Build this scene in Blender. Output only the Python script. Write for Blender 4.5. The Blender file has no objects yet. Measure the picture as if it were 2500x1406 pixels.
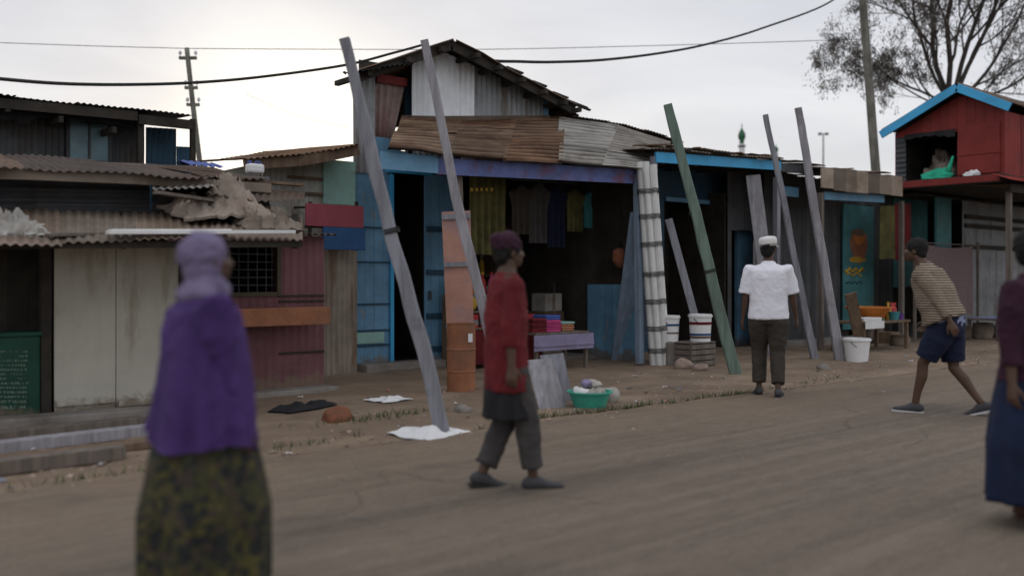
import bpy, bmesh, math, random
from mathutils import Vector, Matrix, noise
R = math.radians
rng = random.Random(11)
scene = bpy.context.scene
COL = scene.collection

# ------------------------------------------------------------------ camera geometry
# world: X runs along the street, Y away from the road, Z up; the camera stands at (0,0,1.35)
CAMH, FPX, HX, HY = 1.35, 2300.0, 1250.0, 680.0
_th = math.atan2(2720.0, FPX)
US, UC = math.sin(_th), math.cos(_th)

def world(X, Z, z): return Vector((X*US+Z*UC, -X*UC+Z*US, z))
def depth_at(x, t): return t/(US-UC*(x-HX)/FPX)
def F(x, y, t):                      # photo pixel on the plane Y = t
    Z = depth_at(x, t)
    return world((x-HX)/FPX*Z, Z, CAMH+(HY-y)/FPX*Z)
def G(x, y, z=0.0):                  # photo pixel on the ground
    Z = (CAMH-z)*FPX/(y-HY)
    return world((x-HX)/FPX*Z, Z, z)
def D(x, y, Z): return world((x-HX)/FPX*Z, Z, CAMH+(HY-y)/FPX*Z)
def sx(x, t): return F(x, HY, t).x
def zy(x, y, t): return F(x, y, t).z

# ------------------------------------------------------------------ materials
def _n(nt, typ, **kw):
    n = nt.nodes.new(typ)
    for k, v in kw.items(): setattr(n, k, v)
    return n
def rgb(c): return (c[0], c[1], c[2], 1.0)

def M(name, base, rough=.85, var=.3, scale=2.5, dirt=None, dirt_lo=.5, dirt_hi=.7, dscale=1.3, bump=.15,
      stretch=(1, 1, 1), metal=0.0, base2=None, mud=0.0, bscale=40, spec=.3, dstretch=(1, 1, 1)):
    m = bpy.data.materials.new(name); m.use_nodes = True
    nt = m.node_tree; L = nt.links
    b = nt.nodes['Principled BSDF']
    tc = _n(nt, 'ShaderNodeTexCoord')
    mp = _n(nt, 'ShaderNodeMapping'); mp.inputs['Scale'].default_value = stretch
    L.new(tc.outputs['Object'], mp.inputs['Vector'])
    n1 = _n(nt, 'ShaderNodeTexNoise'); n1.inputs['Scale'].default_value = scale
    n1.inputs['Detail'].default_value = 7; n1.inputs['Roughness'].default_value = .65
    L.new(mp.outputs[0], n1.inputs['Vector'])
    r1 = _n(nt, 'ShaderNodeValToRGB')
    lo = [c*(1-var) for c in base]; hi = [min(1, c*(1+var)) for c in (base2 or base)]
    r1.color_ramp.elements[0].position = .32; r1.color_ramp.elements[0].color = rgb(lo)
    r1.color_ramp.elements[1].position = .68; r1.color_ramp.elements[1].color = rgb(hi)
    L.new(n1.outputs['Fac'], r1.inputs['Fac'])
    col = r1.outputs['Color']
    if dirt:
        mp2 = _n(nt, 'ShaderNodeMapping'); mp2.inputs['Scale'].default_value = dstretch
        mp2.inputs['Location'].default_value = (3.1, 7.7, 1.3)
        L.new(tc.outputs['Object'], mp2.inputs['Vector'])
        n2 = _n(nt, 'ShaderNodeTexNoise'); n2.inputs['Scale'].default_value = dscale
        n2.inputs['Detail'].default_value = 9; n2.inputs['Roughness'].default_value = .7
        L.new(mp2.outputs[0], n2.inputs['Vector'])
        r2 = _n(nt, 'ShaderNodeValToRGB')
        r2.color_ramp.elements[0].position = dirt_lo; r2.color_ramp.elements[1].position = dirt_hi
        L.new(n2.outputs['Fac'], r2.inputs['Fac'])
        mx = _n(nt, 'ShaderNodeMixRGB'); mx.inputs['Color2'].default_value = rgb(dirt)
        L.new(r2.outputs['Color'], mx.inputs['Fac']); L.new(col, mx.inputs['Color1'])
        col = mx.outputs['Color']
    if mud:                                  # dried mud splashed on the lowest part of a wall, ragged upper edge
        sz = _n(nt, 'ShaderNodeSeparateXYZ'); L.new(tc.outputs['Object'], sz.inputs[0])
        n4 = _n(nt, 'ShaderNodeTexNoise'); n4.inputs['Scale'].default_value = 5; n4.inputs['Detail'].default_value = 8; n4.inputs['Roughness'].default_value = .75; L.new(tc.outputs['Object'], n4.inputs['Vector'])
        a4 = _n(nt, 'ShaderNodeMath', operation='MULTIPLY_ADD'); L.new(n4.outputs['Fac'], a4.inputs[0]); a4.inputs[1].default_value = mud*1.7; a4.inputs[2].default_value = -mud*.45
        s4 = _n(nt, 'ShaderNodeMath', operation='SUBTRACT'); L.new(a4.outputs[0], s4.inputs[0]); L.new(sz.outputs[2], s4.inputs[1])
        m4 = _n(nt, 'ShaderNodeMapRange'); m4.inputs['From Min'].default_value = -.03; m4.inputs['From Max'].default_value = .08; m4.inputs['To Max'].default_value = .8; L.new(s4.outputs[0], m4.inputs['Value'])
        x4 = _n(nt, 'ShaderNodeMixRGB'); x4.inputs['Color2'].default_value = (.17, .125, .088, 1); L.new(m4.outputs[0], x4.inputs['Fac']); L.new(col, x4.inputs['Color1']); col = x4.outputs['Color']
    at = _n(nt, 'ShaderNodeAttribute'); at.attribute_name = 'tint'
    mu = _n(nt, 'ShaderNodeMixRGB', blend_type='MULTIPLY'); mu.inputs['Fac'].default_value = 1
    L.new(col, mu.inputs['Color1']); L.new(at.outputs['Color'], mu.inputs['Color2'])
    L.new(mu.outputs['Color'], b.inputs['Base Color'])
    b.inputs['Roughness'].default_value = rough
    b.inputs['Metallic'].default_value = metal
    b.inputs['Specular IOR Level'].default_value = spec
    if bump:
        n3 = _n(nt, 'ShaderNodeTexNoise'); n3.inputs['Scale'].default_value = bscale
        n3.inputs['Detail'].default_value = 5
        L.new(mp.outputs[0], n3.inputs['Vector'])
        bp = _n(nt, 'ShaderNodeBump'); bp.inputs['Strength'].default_value = bump
        bp.inputs['Distance'].default_value = .02
        L.new(n3.outputs['Fac'], bp.inputs['Height']); L.new(bp.outputs[0], b.inputs['Normal'])
    return m

def stripes(name, c1, c2, freq, axis=2, wob=.3, lo=.4, hi=.6, rough=.9):
    m = bpy.data.materials.new(name); m.use_nodes = True
    nt = m.node_tree; L = nt.links; b = nt.nodes['Principled BSDF']
    tc = _n(nt, 'ShaderNodeTexCoord')
    w = _n(nt, 'ShaderNodeTexWave', bands_direction='XYZ'[axis]); w.inputs['Scale'].default_value = freq
    w.inputs['Distortion'].default_value = wob; w.inputs['Detail Scale'].default_value = 1.5
    L.new(tc.outputs['Object'], w.inputs['Vector'])
    r = _n(nt, 'ShaderNodeValToRGB')
    r.color_ramp.elements[0].position = lo; r.color_ramp.elements[0].color = rgb(c1)
    r.color_ramp.elements[1].position = hi; r.color_ramp.elements[1].color = rgb(c2)
    L.new(w.outputs['Fac'], r.inputs['Fac']); L.new(r.outputs['Color'], b.inputs['Base Color'])
    b.inputs['Roughness'].default_value = rough; b.inputs['Specular IOR Level'].default_value = .2
    return m

def printed(name, cols, scale=9):
    m = bpy.data.materials.new(name); m.use_nodes = True
    nt = m.node_tree; L = nt.links; b = nt.nodes['Principled BSDF']
    tc = _n(nt, 'ShaderNodeTexCoord')
    nz = _n(nt, 'ShaderNodeTexNoise'); nz.inputs['Scale'].default_value = 4
    L.new(tc.outputs['Object'], nz.inputs['Vector'])
    mx = _n(nt, 'ShaderNodeMixRGB'); mx.inputs['Fac'].default_value = .12
    L.new(tc.outputs['Object'], mx.inputs['Color1']); L.new(nz.outputs['Color'], mx.inputs['Color2'])
    v = _n(nt, 'ShaderNodeTexVoronoi'); v.inputs['Scale'].default_value = scale
    L.new(mx.outputs['Color'], v.inputs['Vector'])
    r = _n(nt, 'ShaderNodeValToRGB'); r.color_ramp.interpolation = 'CONSTANT'
    while len(r.color_ramp.elements) < len(cols): r.color_ramp.elements.new(.5)
    for i, c in enumerate(cols):
        r.color_ramp.elements[i].position = i/len(cols); r.color_ramp.elements[i].color = rgb(c)
    sp = _n(nt, 'ShaderNodeSeparateColor'); L.new(v.outputs['Color'], sp.inputs[0])
    L.new(sp.outputs[0], r.inputs['Fac']); L.new(r.outputs['Color'], b.inputs['Base Color'])
    b.inputs['Roughness'].default_value = .9; b.inputs['Specular IOR Level'].default_value = .2
    return m

RUST = (.12, .055, .026); SOIL = (.10, .08, .06)
MT = dict(
  tin_white=M('tin_white', (.72, .74, .77), .55, .16, 1.6, (.34, .28, .23), .57, .70, 1.2, .1, spec=.4, dstretch=(5, 5, .4)),
  tin_grey=M('tin_grey', (.25, .26, .27), .5, .3, 1.8, (.12, .07, .04), .53, .68, 1.2, .12, spec=.4, dstretch=(4, 4, .4)),
  tin_dark=M('tin_dark', (.058, .062, .068), .6, .35, 2, (.05, .035, .027), .5, .7, 1.5, .15),
  tin_rust=M('tin_rust', (.20, .125, .075), .85, .45, 1.4, (.075, .036, .02), .45, .62, .9, .25, dstretch=(.6, 2, 2)),
  tin_tan=M('tin_tan', (.21, .17, .135), .85, .3, 1.6, (.12, .085, .06), .5, .7, 1.4, .2),
  tin_pale=M('tin_pale', (.36, .34, .31), .75, .3, 1.8, (.15, .11, .08), .55, .75, 1.4, .2),
  tin_brown=M('tin_brown', (.11, .08, .06), .85, .4, 2, RUST, .5, .7, 1.5, .2),
  blue=M('blue_paint', (.135, .285, .43), .6, .25, 2.2, (.24, .27, .28), .60, .655, 3.2, .12, dstretch=(2.2, 2, .7), mud=.45),
  blue_dark=M('dark_blue_paint', (.025, .07, .115), .6, .3, 2.2, (.03, .04, .05), .55, .75, 2.5, .1),
  blue_bright=M('bright_blue_paint', (.06, .38, .68), .5, .15, 2.5, (.10, .22, .32), .66, .85, 4, .1),
  blue_navy=M('navy_paint', (.02, .075, .19), .6, .25, 2.5, None, bump=.1),
  purple_board=M('purple_board', (.11, .14, .32), .7, .35, 3, (.16, .08, .13), .5, .62, 2.2, .15, dstretch=(1.5, 1, 1)),
  mint=M('mint_paint', (.28, .47, .42), .7, .2, 2, (.28, .29, .26), .52, .75, 2, .1),
  pale_wall=M('pale_wall', (.34, .34, .31), .85, .25, 1.6, (.20, .15, .10), .5, .66, 1.5, .15, dstretch=(2.5, 1, .5), mud=.4),
  red_paint=M('red_paint', (.20, .026, .021), .65, .22, 1.5, (.12, .03, .025), .55, .75, 1.6, .1),
  sign_red=M('sign_red', (.26, .055, .075), .6, .2, 2, (.3, .12, .13), .55, .75, 3, .08),
  pink=M('pink_paint', (.15, .065, .075), .75, .3, 1.6, (.17, .135, .125), .60, .66, 2.6, .15, dstretch=(1.5, 1, .8), mud=.5),
  orange=M('orange_paint', (.30, .125, .065), .75, .3, 2, (.16, .085, .06), .5, .72, 2.5, .1),
  salmon=M('salmon_paint', (.46, .25, .19), .75, .2, 2.4, (.32, .22, .24), .48, .7, 2.5, .1),
  green_dark=M('dark_green_paint', (.012, .065, .042), .6, .35, 2, (.05, .07, .055), .6, .68, 3, .1, mud=.35),
  teal=M('teal_paint', (.06, .185, .195), .65, .3, 2, (.10, .13, .12), .58, .66, 2.6, .12, mud=.35),
  white_panel=M('white_panel', (.50, .475, .41), .75, .12, 1.3, (.27, .23, .16), .54, .72, 1.3, .1, dstretch=(2.5, 1, .45), mud=.4),
  white=M('white_paint', (.72, .72, .71), .6, .1, 3, (.45, .42, .38), .6, .85, 3, .08),
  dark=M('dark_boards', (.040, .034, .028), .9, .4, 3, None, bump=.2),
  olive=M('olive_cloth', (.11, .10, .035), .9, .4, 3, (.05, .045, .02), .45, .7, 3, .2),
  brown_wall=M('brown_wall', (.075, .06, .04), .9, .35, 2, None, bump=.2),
  wood=M('weathered_wood', (.15, .125, .105), .9, .35, 2, (.11, .09, .075), .5, .7, 2, .35, stretch=(6, 6, .6), bscale=12),
  wood_grey=M('grey_timber', (.29, .28, .30), .9, .3, 2, (.17, .16, .165), .5, .72, 2, .35, stretch=(7, 7, .5), bscale=12),
  wood_lav=M('slate_timber', (.23, .23, .26), .9, .3, 2, (.14, .14, .155), .5, .72, 2, .35, stretch=(7, 7, .5), bscale=12),
  wood_green=M('green_timber', (.14, .19, .16), .9, .28, 2, (.10, .12, .10), .5, .72, 2, .35, stretch=(7, 7, .5), bscale=12),
  wood_blue=M('pale_blue_timber', (.20, .26, .34), .85, .25, 2, (.16, .18, .22), .5, .72, 2, .3, stretch=(7, 7, .5), bscale=12),
  wood_brown=M('brown_timber', (.16, .11, .075), .9, .35, 2, (.09, .06, .04), .5, .72, 2, .35, stretch=(7, 7, .5), bscale=12),
  pipe=M('pale_plastic_pipe', (.68, .68, .66), .5, .1, 3, (.36, .35, .32), .55, .8, 3, .05, dstretch=(1, 1, .4)),
  tie=M('black_tie', (.03, .03, .03), .8, .2, 5, None),
  plastic_white=M('white_plastic', (.74, .74, .74), .4, .06, 3, (.5, .47, .42), .6, .85, 5, .03),
  plastic_green=M('green_plastic', (.05, .33, .24), .5, .2, 3, (.2, .36, .3), .55, .75, 5, .08),
  plastic_black=M('black_plastic', (.03, .03, .035), .5, .2, 3, None),
  cable=M('cable', (.03, .03, .03), .7, .2, 5, None),
  concrete=M('concrete', (.24, .22, .20), .95, .25, 2, (.13, .11, .09), .45, .7, 1.6, .3),
  stone=M('pinkish_stone', (.30, .22, .18), .95, .3, 6, (.2, .16, .13), .5, .7, 5, .4),
  brick=M('red_clay', (.20, .075, .04), .9, .3, 5, (.14, .08, .055), .5, .7, 5, .3),
  tarp=M('tan_tarpaulin', (.27, .22, .18), .8, .3, 3, (.16, .12, .10), .48, .68, 2.5, .2),
  paper=M('white_sheeting', (.66, .66, .66), .8, .08, 3, (.4, .38, .34), .55, .8, 5, .1),
  lavender=M('lavender_cloth', (.25, .22, .34), .9, .2, 3, (.16, .14, .2), .5, .75, 3, .15),
  glass=M('dusty_pane', (.10, .20, .24), .35, .3, 1.5, (.2, .27, .28), .5, .75, 2, .03, spec=.5),
  pole=M('pole_timber', (.20, .195, .165), .9, .3, 2, (.09, .085, .07), .45, .7, 2, .35, stretch=(6, 6, .5), bscale=14),
  bark=M('bark', (.075, .065, .060), .95, .3, 4, None, bump=.4, stretch=(5, 5, 1)),
  leaf=M('dry_leaves', (.11, .095, .08), .8, .4, 1.2, None, bump=0),
  green_dome=M('green_dome_paint', (.03, .12, .055), .5, .2, 3, None, bump=0),
  skin=M('brown_skin', (.085, .045, .028), .55, .12, 5, None, bump=.04, spec=.4),
  hair=M('black_hair', (.012, .011, .010), .8, .2, 20, None, bump=.5),
  eye=M('eye', (.25, .24, .22), .3, .1, 5, None, bump=0),
  shirt_white=M('white_cotton', (.78, .78, .84), .9, .05, 3, None, bump=.15, bscale=25),
  cap_white=M('white_cap_cotton', (.74, .73, .72), .9, .08, 6, (.5, .47, .42), .55, .8, 8, .15),
  trousers_brown=M('brown_trousers', (.048, .040, .032), .95, .25, 4, None, bump=.2, bscale=25),
  trousers_grey=M('grey_trousers', (.060, .054, .052), .95, .25, 4, None, bump=.2, bscale=25),
  top_purple=M('purple_cotton', (.055, .025, .12), .9, .3, 3, (.034, .016, .078), .5, .75, 3, .2, bscale=25),
  top_red=M('red_cotton', (.125, .013, .017), .9, .3, 3, (.07, .009, .012), .5, .75, 3, .2, bscale=25),
  top_maroon=M('maroon_cotton', (.035, .010, .022), .9, .25, 3, None, bump=.2, bscale=25),
  navy=M('navy_cotton', (.009, .013, .036), .9, .25, 3, None, bump=.2, bscale=25),
  blue_skirt=M('blue_cotton', (.011, .018, .048), .9, .3, 2, (.009, .012, .024), .5, .75, 3, .2, bscale=25),
  cloth_pale_blue=M('pale_blue_cotton', (.25, .28, .42), .9, .15, 3, None, bump=.2, bscale=25),
  shoe_dark=M('dark_shoe', (.05, .05, .055), .7, .2, 4, None),
  shoe_sole=M('pale_sole', (.55, .55, .56), .7, .1, 4, None),
  sandal=M('brown_sandal', (.10, .05, .035), .8, .2, 4, None),
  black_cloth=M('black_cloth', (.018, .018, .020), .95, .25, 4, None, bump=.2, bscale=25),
)
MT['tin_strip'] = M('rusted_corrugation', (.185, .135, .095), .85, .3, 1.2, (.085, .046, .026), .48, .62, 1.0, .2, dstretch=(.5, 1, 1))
MT['print_skirt'] = printed('olive_print', [(.050, .048, .02), (.024, .027, .024), (.08, .07, .026), (.018, .02, .022), (.05, .05, .026), (.055, .04, .032)], 42)
MT['stripe_shirt'] = stripes('striped_knit', (.06, .045, .035), (.36, .29, .22), 12.5, 2, .8)
MT['stripe_cloth'] = stripes('striped_blanket', (.10, .05, .06), (.25, .20, .19), 8, 2, 1.5)
MT['teal_pale'] = M('faded_lettering', (.20, .27, .22), .7, .4, 6, (.03, .08, .055), .48, .6, 8, 0)
def plain(name, c, **k): return M(name, c, k.get('rough', .6), .18, 4, None, bump=.05)
for nm, c in dict(g_red=(.36, .03, .03), g_yellow=(.5, .30, .04), g_blue=(.05, .09, .30), g_white=(.6, .6, .58), g_green=(.05, .2, .1),
                  g_orange=(.48, .16, .03), g_brown=(.14, .09, .06), g_pink=(.45, .05, .18), g_grey=(.2, .2, .2), g_purple=(.12, .05, .25), g_teal=(.05, .22, .24)).items():
    MT[nm] = plain(nm, c)

# ------------------------------------------------------------------ mesh builder
class MB:
    def __init__(s): s.v = []; s.f = []; s.t = []; s.mi = []; s.cur = 0; s.ch = []
    def add(s, vs, fs, tint=1.0):
        o = len(s.v); s.ch.append((o, len(s.f)))
        tt = tint if isinstance(tint, (tuple, list)) else (tint, tint, tint)
        for p in vs: s.v.append(Vector(p)); s.t.append(tt)
        for f in fs: s.f.append(tuple(i+o for i in f)); s.mi.append(s.cur)
        return s
    def hexa(s, p, tint=1.0):      # 8 points: bottom 0-3 counterclockwise, top 4-7
        return s.add(p, [(3, 2, 1, 0), (4, 5, 6, 7), (0, 1, 5, 4), (1, 2, 6, 5), (2, 3, 7, 6), (3, 0, 4, 7)], tint)
    def box(s, x0, x1, y0, y1, z0, z1, tint=1.0):
        x0, x1 = sorted((x0, x1)); y0, y1 = sorted((y0, y1)); z0, z1 = sorted((z0, z1))
        return s.hexa([(x0, y0, z0), (x1, y0, z0), (x1, y1, z0), (x0, y1, z0), (x0, y0, z1), (x1, y0, z1), (x1, y1, z1), (x0, y1, z1)], tint)
    def beam(s, a, b, w, d, side=None, tint=1.0, taper=1.0):
        a, b = Vector(a), Vector(b); ax = (b-a).normalized()
        sd = Vector(side) if side else Vector((1, 0, 0))
        if abs(ax.dot(sd)) > .95: sd = Vector((0, 1, 0)) if abs(ax.y) < .9 else Vector((0, 0, 1))
        sd = (sd-ax*sd.dot(ax)).normalized(); up = ax.cross(sd)
        q = []
        for p, k in ((a, 1.0), (b, taper)):
            for i, j in ((-1, -1), (1, -1), (1, 1), (-1, 1)): q.append(p+sd*(i*w/2*k)+up*(j*d/2*k))
        return s.hexa(q, tint)
    def slab(s, A, B, C, D, th, tint=1.0):
        A, B, C, D = map(Vector, (A, B, C, D)); n = (B-A).cross(D-A).normalized()*th
        return s.hexa([A, B, C, D, A+n, B+n, C+n, D+n], tint)
    def tube(s, pts, rad, n=8, tint=1.0, cap=True):
        pts = [Vector(p) for p in pts]; k = len(pts)
        if not isinstance(rad, (list, tuple)): rad = [rad]*k
        vs = []; ref = None
        for i, p in enumerate(pts):
            d = (pts[min(i+1, k-1)]-pts[max(i-1, 0)]).normalized()
            if ref is None: ref = d.orthogonal().normalized()
            ref = (ref-d*ref.dot(d)).normalized(); o = d.cross(ref)
            for j in range(n):
                a = 2*math.pi*j/n; vs.append(p+(ref*math.cos(a)+o*math.sin(a))*rad[i])
        fs = [(i*n+j, i*n+(j+1) % n, (i+1)*n+(j+1) % n, (i+1)*n+j) for i in range(k-1) for j in range(n)]
        if cap: fs += [tuple(reversed(range(n))), tuple((k-1)*n+j for j in range(n))]
        return s.add(vs, fs, tint)
    def lathe(s, c, prof, n=20, tint=1.0):
        c = Vector(c); k = len(prof); vs = []
        for r, z in prof:
            for j in range(n):
                a = 2*math.pi*j/n; vs.append(c+Vector((r*math.cos(a), r*math.sin(a), z)))
        fs = [(i*n+j, i*n+(j+1) % n, (i+1)*n+(j+1) % n, (i+1)*n+j) for i in range(k-1) for j in range(n)]
        fs += [tuple(reversed(range(n))), tuple((k-1)*n+j for j in range(n))]
        return s.add(vs, fs, tint)
    def loft(s, secs, side=(1, 0, 0), n=16, dome=True, tint=1.0):   # secs: (centre, half width, half depth)
        secs = [(Vector(p), a, b) for p, a, b in secs]; k = len(secs); side = Vector(side); vs = []
        for i, (p, a, b) in enumerate(secs):
            d = (secs[min(i+1, k-1)][0]-secs[max(i-1, 0)][0]).normalized()
            sd = side-d*side.dot(d)
            sd = d.orthogonal() if sd.length < .05 else sd
            sd.normalize(); up = d.cross(sd)
            for j in range(n):
                an = 2*math.pi*j/n; vs.append(p+sd*(a*math.cos(an))+up*(b*math.sin(an)))
        fs = [(i*n+j, i*n+(j+1) % n, (i+1)*n+(j+1) % n, (i+1)*n+j) for i in range(k-1) for j in range(n)]
        if dome:
            for e, q in ((0, 1), (k-1, k-2)):
                p, a, b = secs[e]; d = (p-secs[q][0]).normalized(); vs.append(p+d*min(a, b)*.8)
                m = len(vs)-1
                fs += [((e*n+(j+1) % n, e*n+j, m) if e == 0 else (e*n+j, e*n+(j+1) % n, m)) for j in range(n)]
        else:
            fs += [tuple(reversed(range(n))), tuple((k-1)*n+j for j in range(n))]
        return s.add(vs, fs, tint)
    def ball(s, c, r, n=14, m=9, tint=1.0):
        c = Vector(c); r = r if isinstance(r, (tuple, list)) else (r, r, r); vs = []
        for i in range(1, m):
            ph = math.pi*i/m
            for j in range(n):
                a = 2*math.pi*j/n
                vs.append(c+Vector((r[0]*math.sin(ph)*math.cos(a), r[1]*math.sin(ph)*math.sin(a), -r[2]*math.cos(ph))))
        fs = [(i*n+j, i*n+(j+1) % n, (i+1)*n+(j+1) % n, (i+1)*n+j) for i in range(m-2) for j in range(n)]
        vs += [c-Vector((0, 0, r[2])), c+Vector((0, 0, r[2]))]; a, b = len(vs)-2, len(vs)-1
        fs += [((j+1) % n, j, a) for j in range(n)]+[((m-2)*n+j, (m-2)*n+(j+1) % n, b) for j in range(n)]
        return s.add(vs, fs, tint)
    def corr(s, A, B, C, Dd, ridge='v', period=.085, amp=.011, th=.004, tint=1.0, sag=0.0, dent=.01, trough=None):
        # corrugated sheet on the quad A B C D (u: A-B, v: A-D); ridges run along v or along u
        A, B, C, Dd = map(Vector, (A, B, C, Dd)); n = (B-A).cross(Dd-A).normalized()
        Lu = ((B-A).length+(C-Dd).length)/2; Lv = ((Dd-A).length+(C-B).length)/2
        if ridge == 'v': nu, nv = max(4, int(Lu/period*5)), max(2, int(Lv/.5))
        else: nu, nv = max(2, int(Lu/.5)), max(4, int(Lv/period*5))
        ph = rng.random()*6; sd = rng.random()*50; front = []; back = []; tl = []
        for i in range(nu+1):
            u = i/nu
            for j in range(nv+1):
                v = j/nv; p = (A*(1-u)+B*u)*(1-v)+(Dd*(1-u)+C*u)*v
                w = math.sin(2*math.pi*((u*Lu if ridge == 'v' else v*Lv)/period)+ph)*amp
                if trough:  # rust and shade between ribs put into the tint, dark in the troughs
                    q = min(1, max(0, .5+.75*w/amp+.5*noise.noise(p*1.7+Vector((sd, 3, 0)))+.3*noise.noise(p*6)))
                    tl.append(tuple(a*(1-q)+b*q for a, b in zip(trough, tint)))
                w += noise.noise(p*1.3+Vector((sd, 0, 0)))*dent
                p = p+n*w-Vector((0, 0, sag*4*u*(1-u)))
                front.append(p); back.append(p-n*th)
        m = nv+1; N = len(front)
        fs = []
        for i in range(nu):
            for j in range(nv):
                a = i*m+j; fs.append((a, a+m, a+m+1, a+1)); fs.append((N+a, N+a+1, N+a+m+1, N+a+m))
        for i in range(nu):
            a = i*m; fs.append((a, N+a, N+a+m, a+m)); a = i*m+nv; fs.append((a, a+m, N+a+m, N+a))
        for j in range(nv):
            fs.append((j, j+1, N+j+1, N+j)); a = nu*m+j; fs.append((a, N+a, N+a+1, a+1))
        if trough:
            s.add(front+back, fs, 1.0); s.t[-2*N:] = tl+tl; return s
        return s.add(front+back, fs, tint)
    def sheets(s, A, B, C, Dd, ridge='v', width=.75, jit=.05, lift=.012, tv=.25, hue=None, **k):
        # several overlapping corrugated sheets side by side along u
        A, B, C, Dd = map(Vector, (A, B, C, Dd)); nrm = (B-A).cross(Dd-A).normalized()
        n = max(1, round(((B-A).length+(C-Dd).length)/2/width)); vv = (Dd-A).normalized()
        for i in range(n):
            u0 = max(0, i/n-.012); u1 = min(1, (i+1)/n+.012)
            j0 = vv*rng.uniform(-jit, jit); j1 = vv*rng.uniform(-jit, jit)
            o = nrm*(lift*(i % 2)+rng.uniform(0, .004))
            tn = 1+rng.uniform(-tv, tv)
            tt = (tn, tn, tn) if not hue else tuple(tn*h for h in rng.choice(hue))
            s.corr(A.lerp(B, u0)+o+j0, A.lerp(B, u1)+o+j0, Dd.lerp(C, u1)+o+j1, Dd.lerp(C, u0)+o+j1, ridge, tint=tt, **k)
        return s
    def mesh(s, name, mats, off=Vector((0, 0, 0)), smooth=False):
        me = bpy.data.meshes.new(name)
        me.from_pydata([tuple(p-off) for p in s.v], [], s.f)
        ca = me.color_attributes.new('tint', 'FLOAT_COLOR', 'POINT')
        buf = []
        for t in s.t: buf += [t[0], t[1], t[2], 1.0]
        ca.data.foreach_set('color', buf)
        for m in (mats if isinstance(mats, (list, tuple)) else [mats]): me.materials.append(m)
        if max(s.mi, default=0): me.polygons.foreach_set('material_index', s.mi)
        if smooth: me.polygons.foreach_set('use_smooth', [True]*len(me.polygons))
        me.update()
        return me

def top(o):
    while o.parent: o = o.parent
    return o
def mat(m): return MT[m] if isinstance(m, str) else m
EACH = {'post', 'batten', 'rafter', 'side_board', 'painted_scroll'}       # parts one can count: one mesh per piece
def obj(name, mb, m, parent=None, smooth=False, bevel=0.0, local=False, label=None):
    if name in EACH and len(mb.ch) > 1:
        o = None
        for k, (a, fa) in enumerate(mb.ch):
            b, fb = mb.ch[k+1] if k+1 < len(mb.ch) else (len(mb.v), len(mb.f))
            q = MB(); q.add(mb.v[a:b], [tuple(i-a for i in f) for f in mb.f[fa:fb]]); q.t = mb.t[a:b]
            o = obj(name, q, m, parent, smooth, bevel, local, label)
        return o
    off = Vector((0, 0, 0)) if (local or parent is None) else Vector(top(parent).location)
    ms = [mat(x) for x in m] if isinstance(m, (list, tuple)) else mat(m)
    o = bpy.data.objects.new(name, mb.mesh(name, ms, off, smooth)); COL.objects.link(o)
    if parent: o.parent = parent
    if label: o['label'] = label
    if bevel:
        b = o.modifiers.new('bevel', 'BEVEL'); b.width = bevel; b.segments = 2; b.limit_method = 'ANGLE'
    return o
def tag(o, label, cat, group=None):
    o['label'] = label; o['category'] = cat
    if group: o['group'] = group
    return o
def thing(name, label, cat, loc, group=None):
    o = bpy.data.objects.new(name, None); COL.objects.link(o); o.location = loc
    o.empty_display_size = .1
    return tag(o, label, cat, group)
def solo(name, mb, m, label, cat, loc, group=None, **k):      # a thing that is one mesh
    loc = Vector(loc)
    ms = [mat(x) for x in m] if isinstance(m, (list, tuple)) else mat(m)
    o = bpy.data.objects.new(name, mb.mesh(name, ms, loc, k.get('smooth', False))); COL.objects.link(o); o.location = loc
    if k.get('bevel'):
        b = o.modifiers.new('bevel', 'BEVEL'); b.width = k['bevel']; b.segments = 2; b.limit_method = 'ANGLE'
    return tag(o, label, cat, group)
def structure(name, mb, m, kind='structure', smooth=False):
    o = bpy.data.objects.new(name, mb.mesh(name, mat(m), smooth=smooth)); COL.objects.link(o); o['kind'] = kind
    return o
def dup(root, loc, rz=None, label=None, group=None, scale=None):
    r = root.copy(); COL.objects.link(r); r.location = loc
    if rz is not None: r.rotation_euler = (0, 0, rz)
    if scale: r.scale = (scale,)*3
    if label: r['label'] = label
    if group: r['group'] = group
    for ch in list(root.children):
        c = ch.copy(); COL.objects.link(c); c.parent = r
        for g in list(ch.children):
            d = g.copy(); COL.objects.link(d); d.parent = c
    return r

# ------------------------------------------------------------------ camera, sky, sun
cam = bpy.data.objects.new('camera', bpy.data.cameras.new('camera')); COL.objects.link(cam)
scene.camera = cam
cam.data.sensor_width = 36; cam.data.lens = 36*FPX/2500
cam.data.shift_y = -(703-HY)/2500.0
cam.data.clip_start = .05; cam.data.clip_end = 6000
cam.location = (0, 0, CAMH)
cam.rotation_euler = (R(90), 0, math.atan2(-UC, US))
scene.view_settings.view_transform = 'Standard'; scene.view_settings.look = 'None'
scene.view_settings.exposure = 0; scene.view_settings.gamma = 1
SUN = Vector((1073, 2105, 320)).normalized()
sl = bpy.data.lights.new('sun', 'SUN'); sl.energy = .6; sl.angle = R(14); sl.color = (1, .93, .82)
so = bpy.data.objects.new('sun', sl); COL.objects.link(so)
so.rotation_euler = (-SUN).to_track_quat('-Z', 'Y').to_euler()

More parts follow.
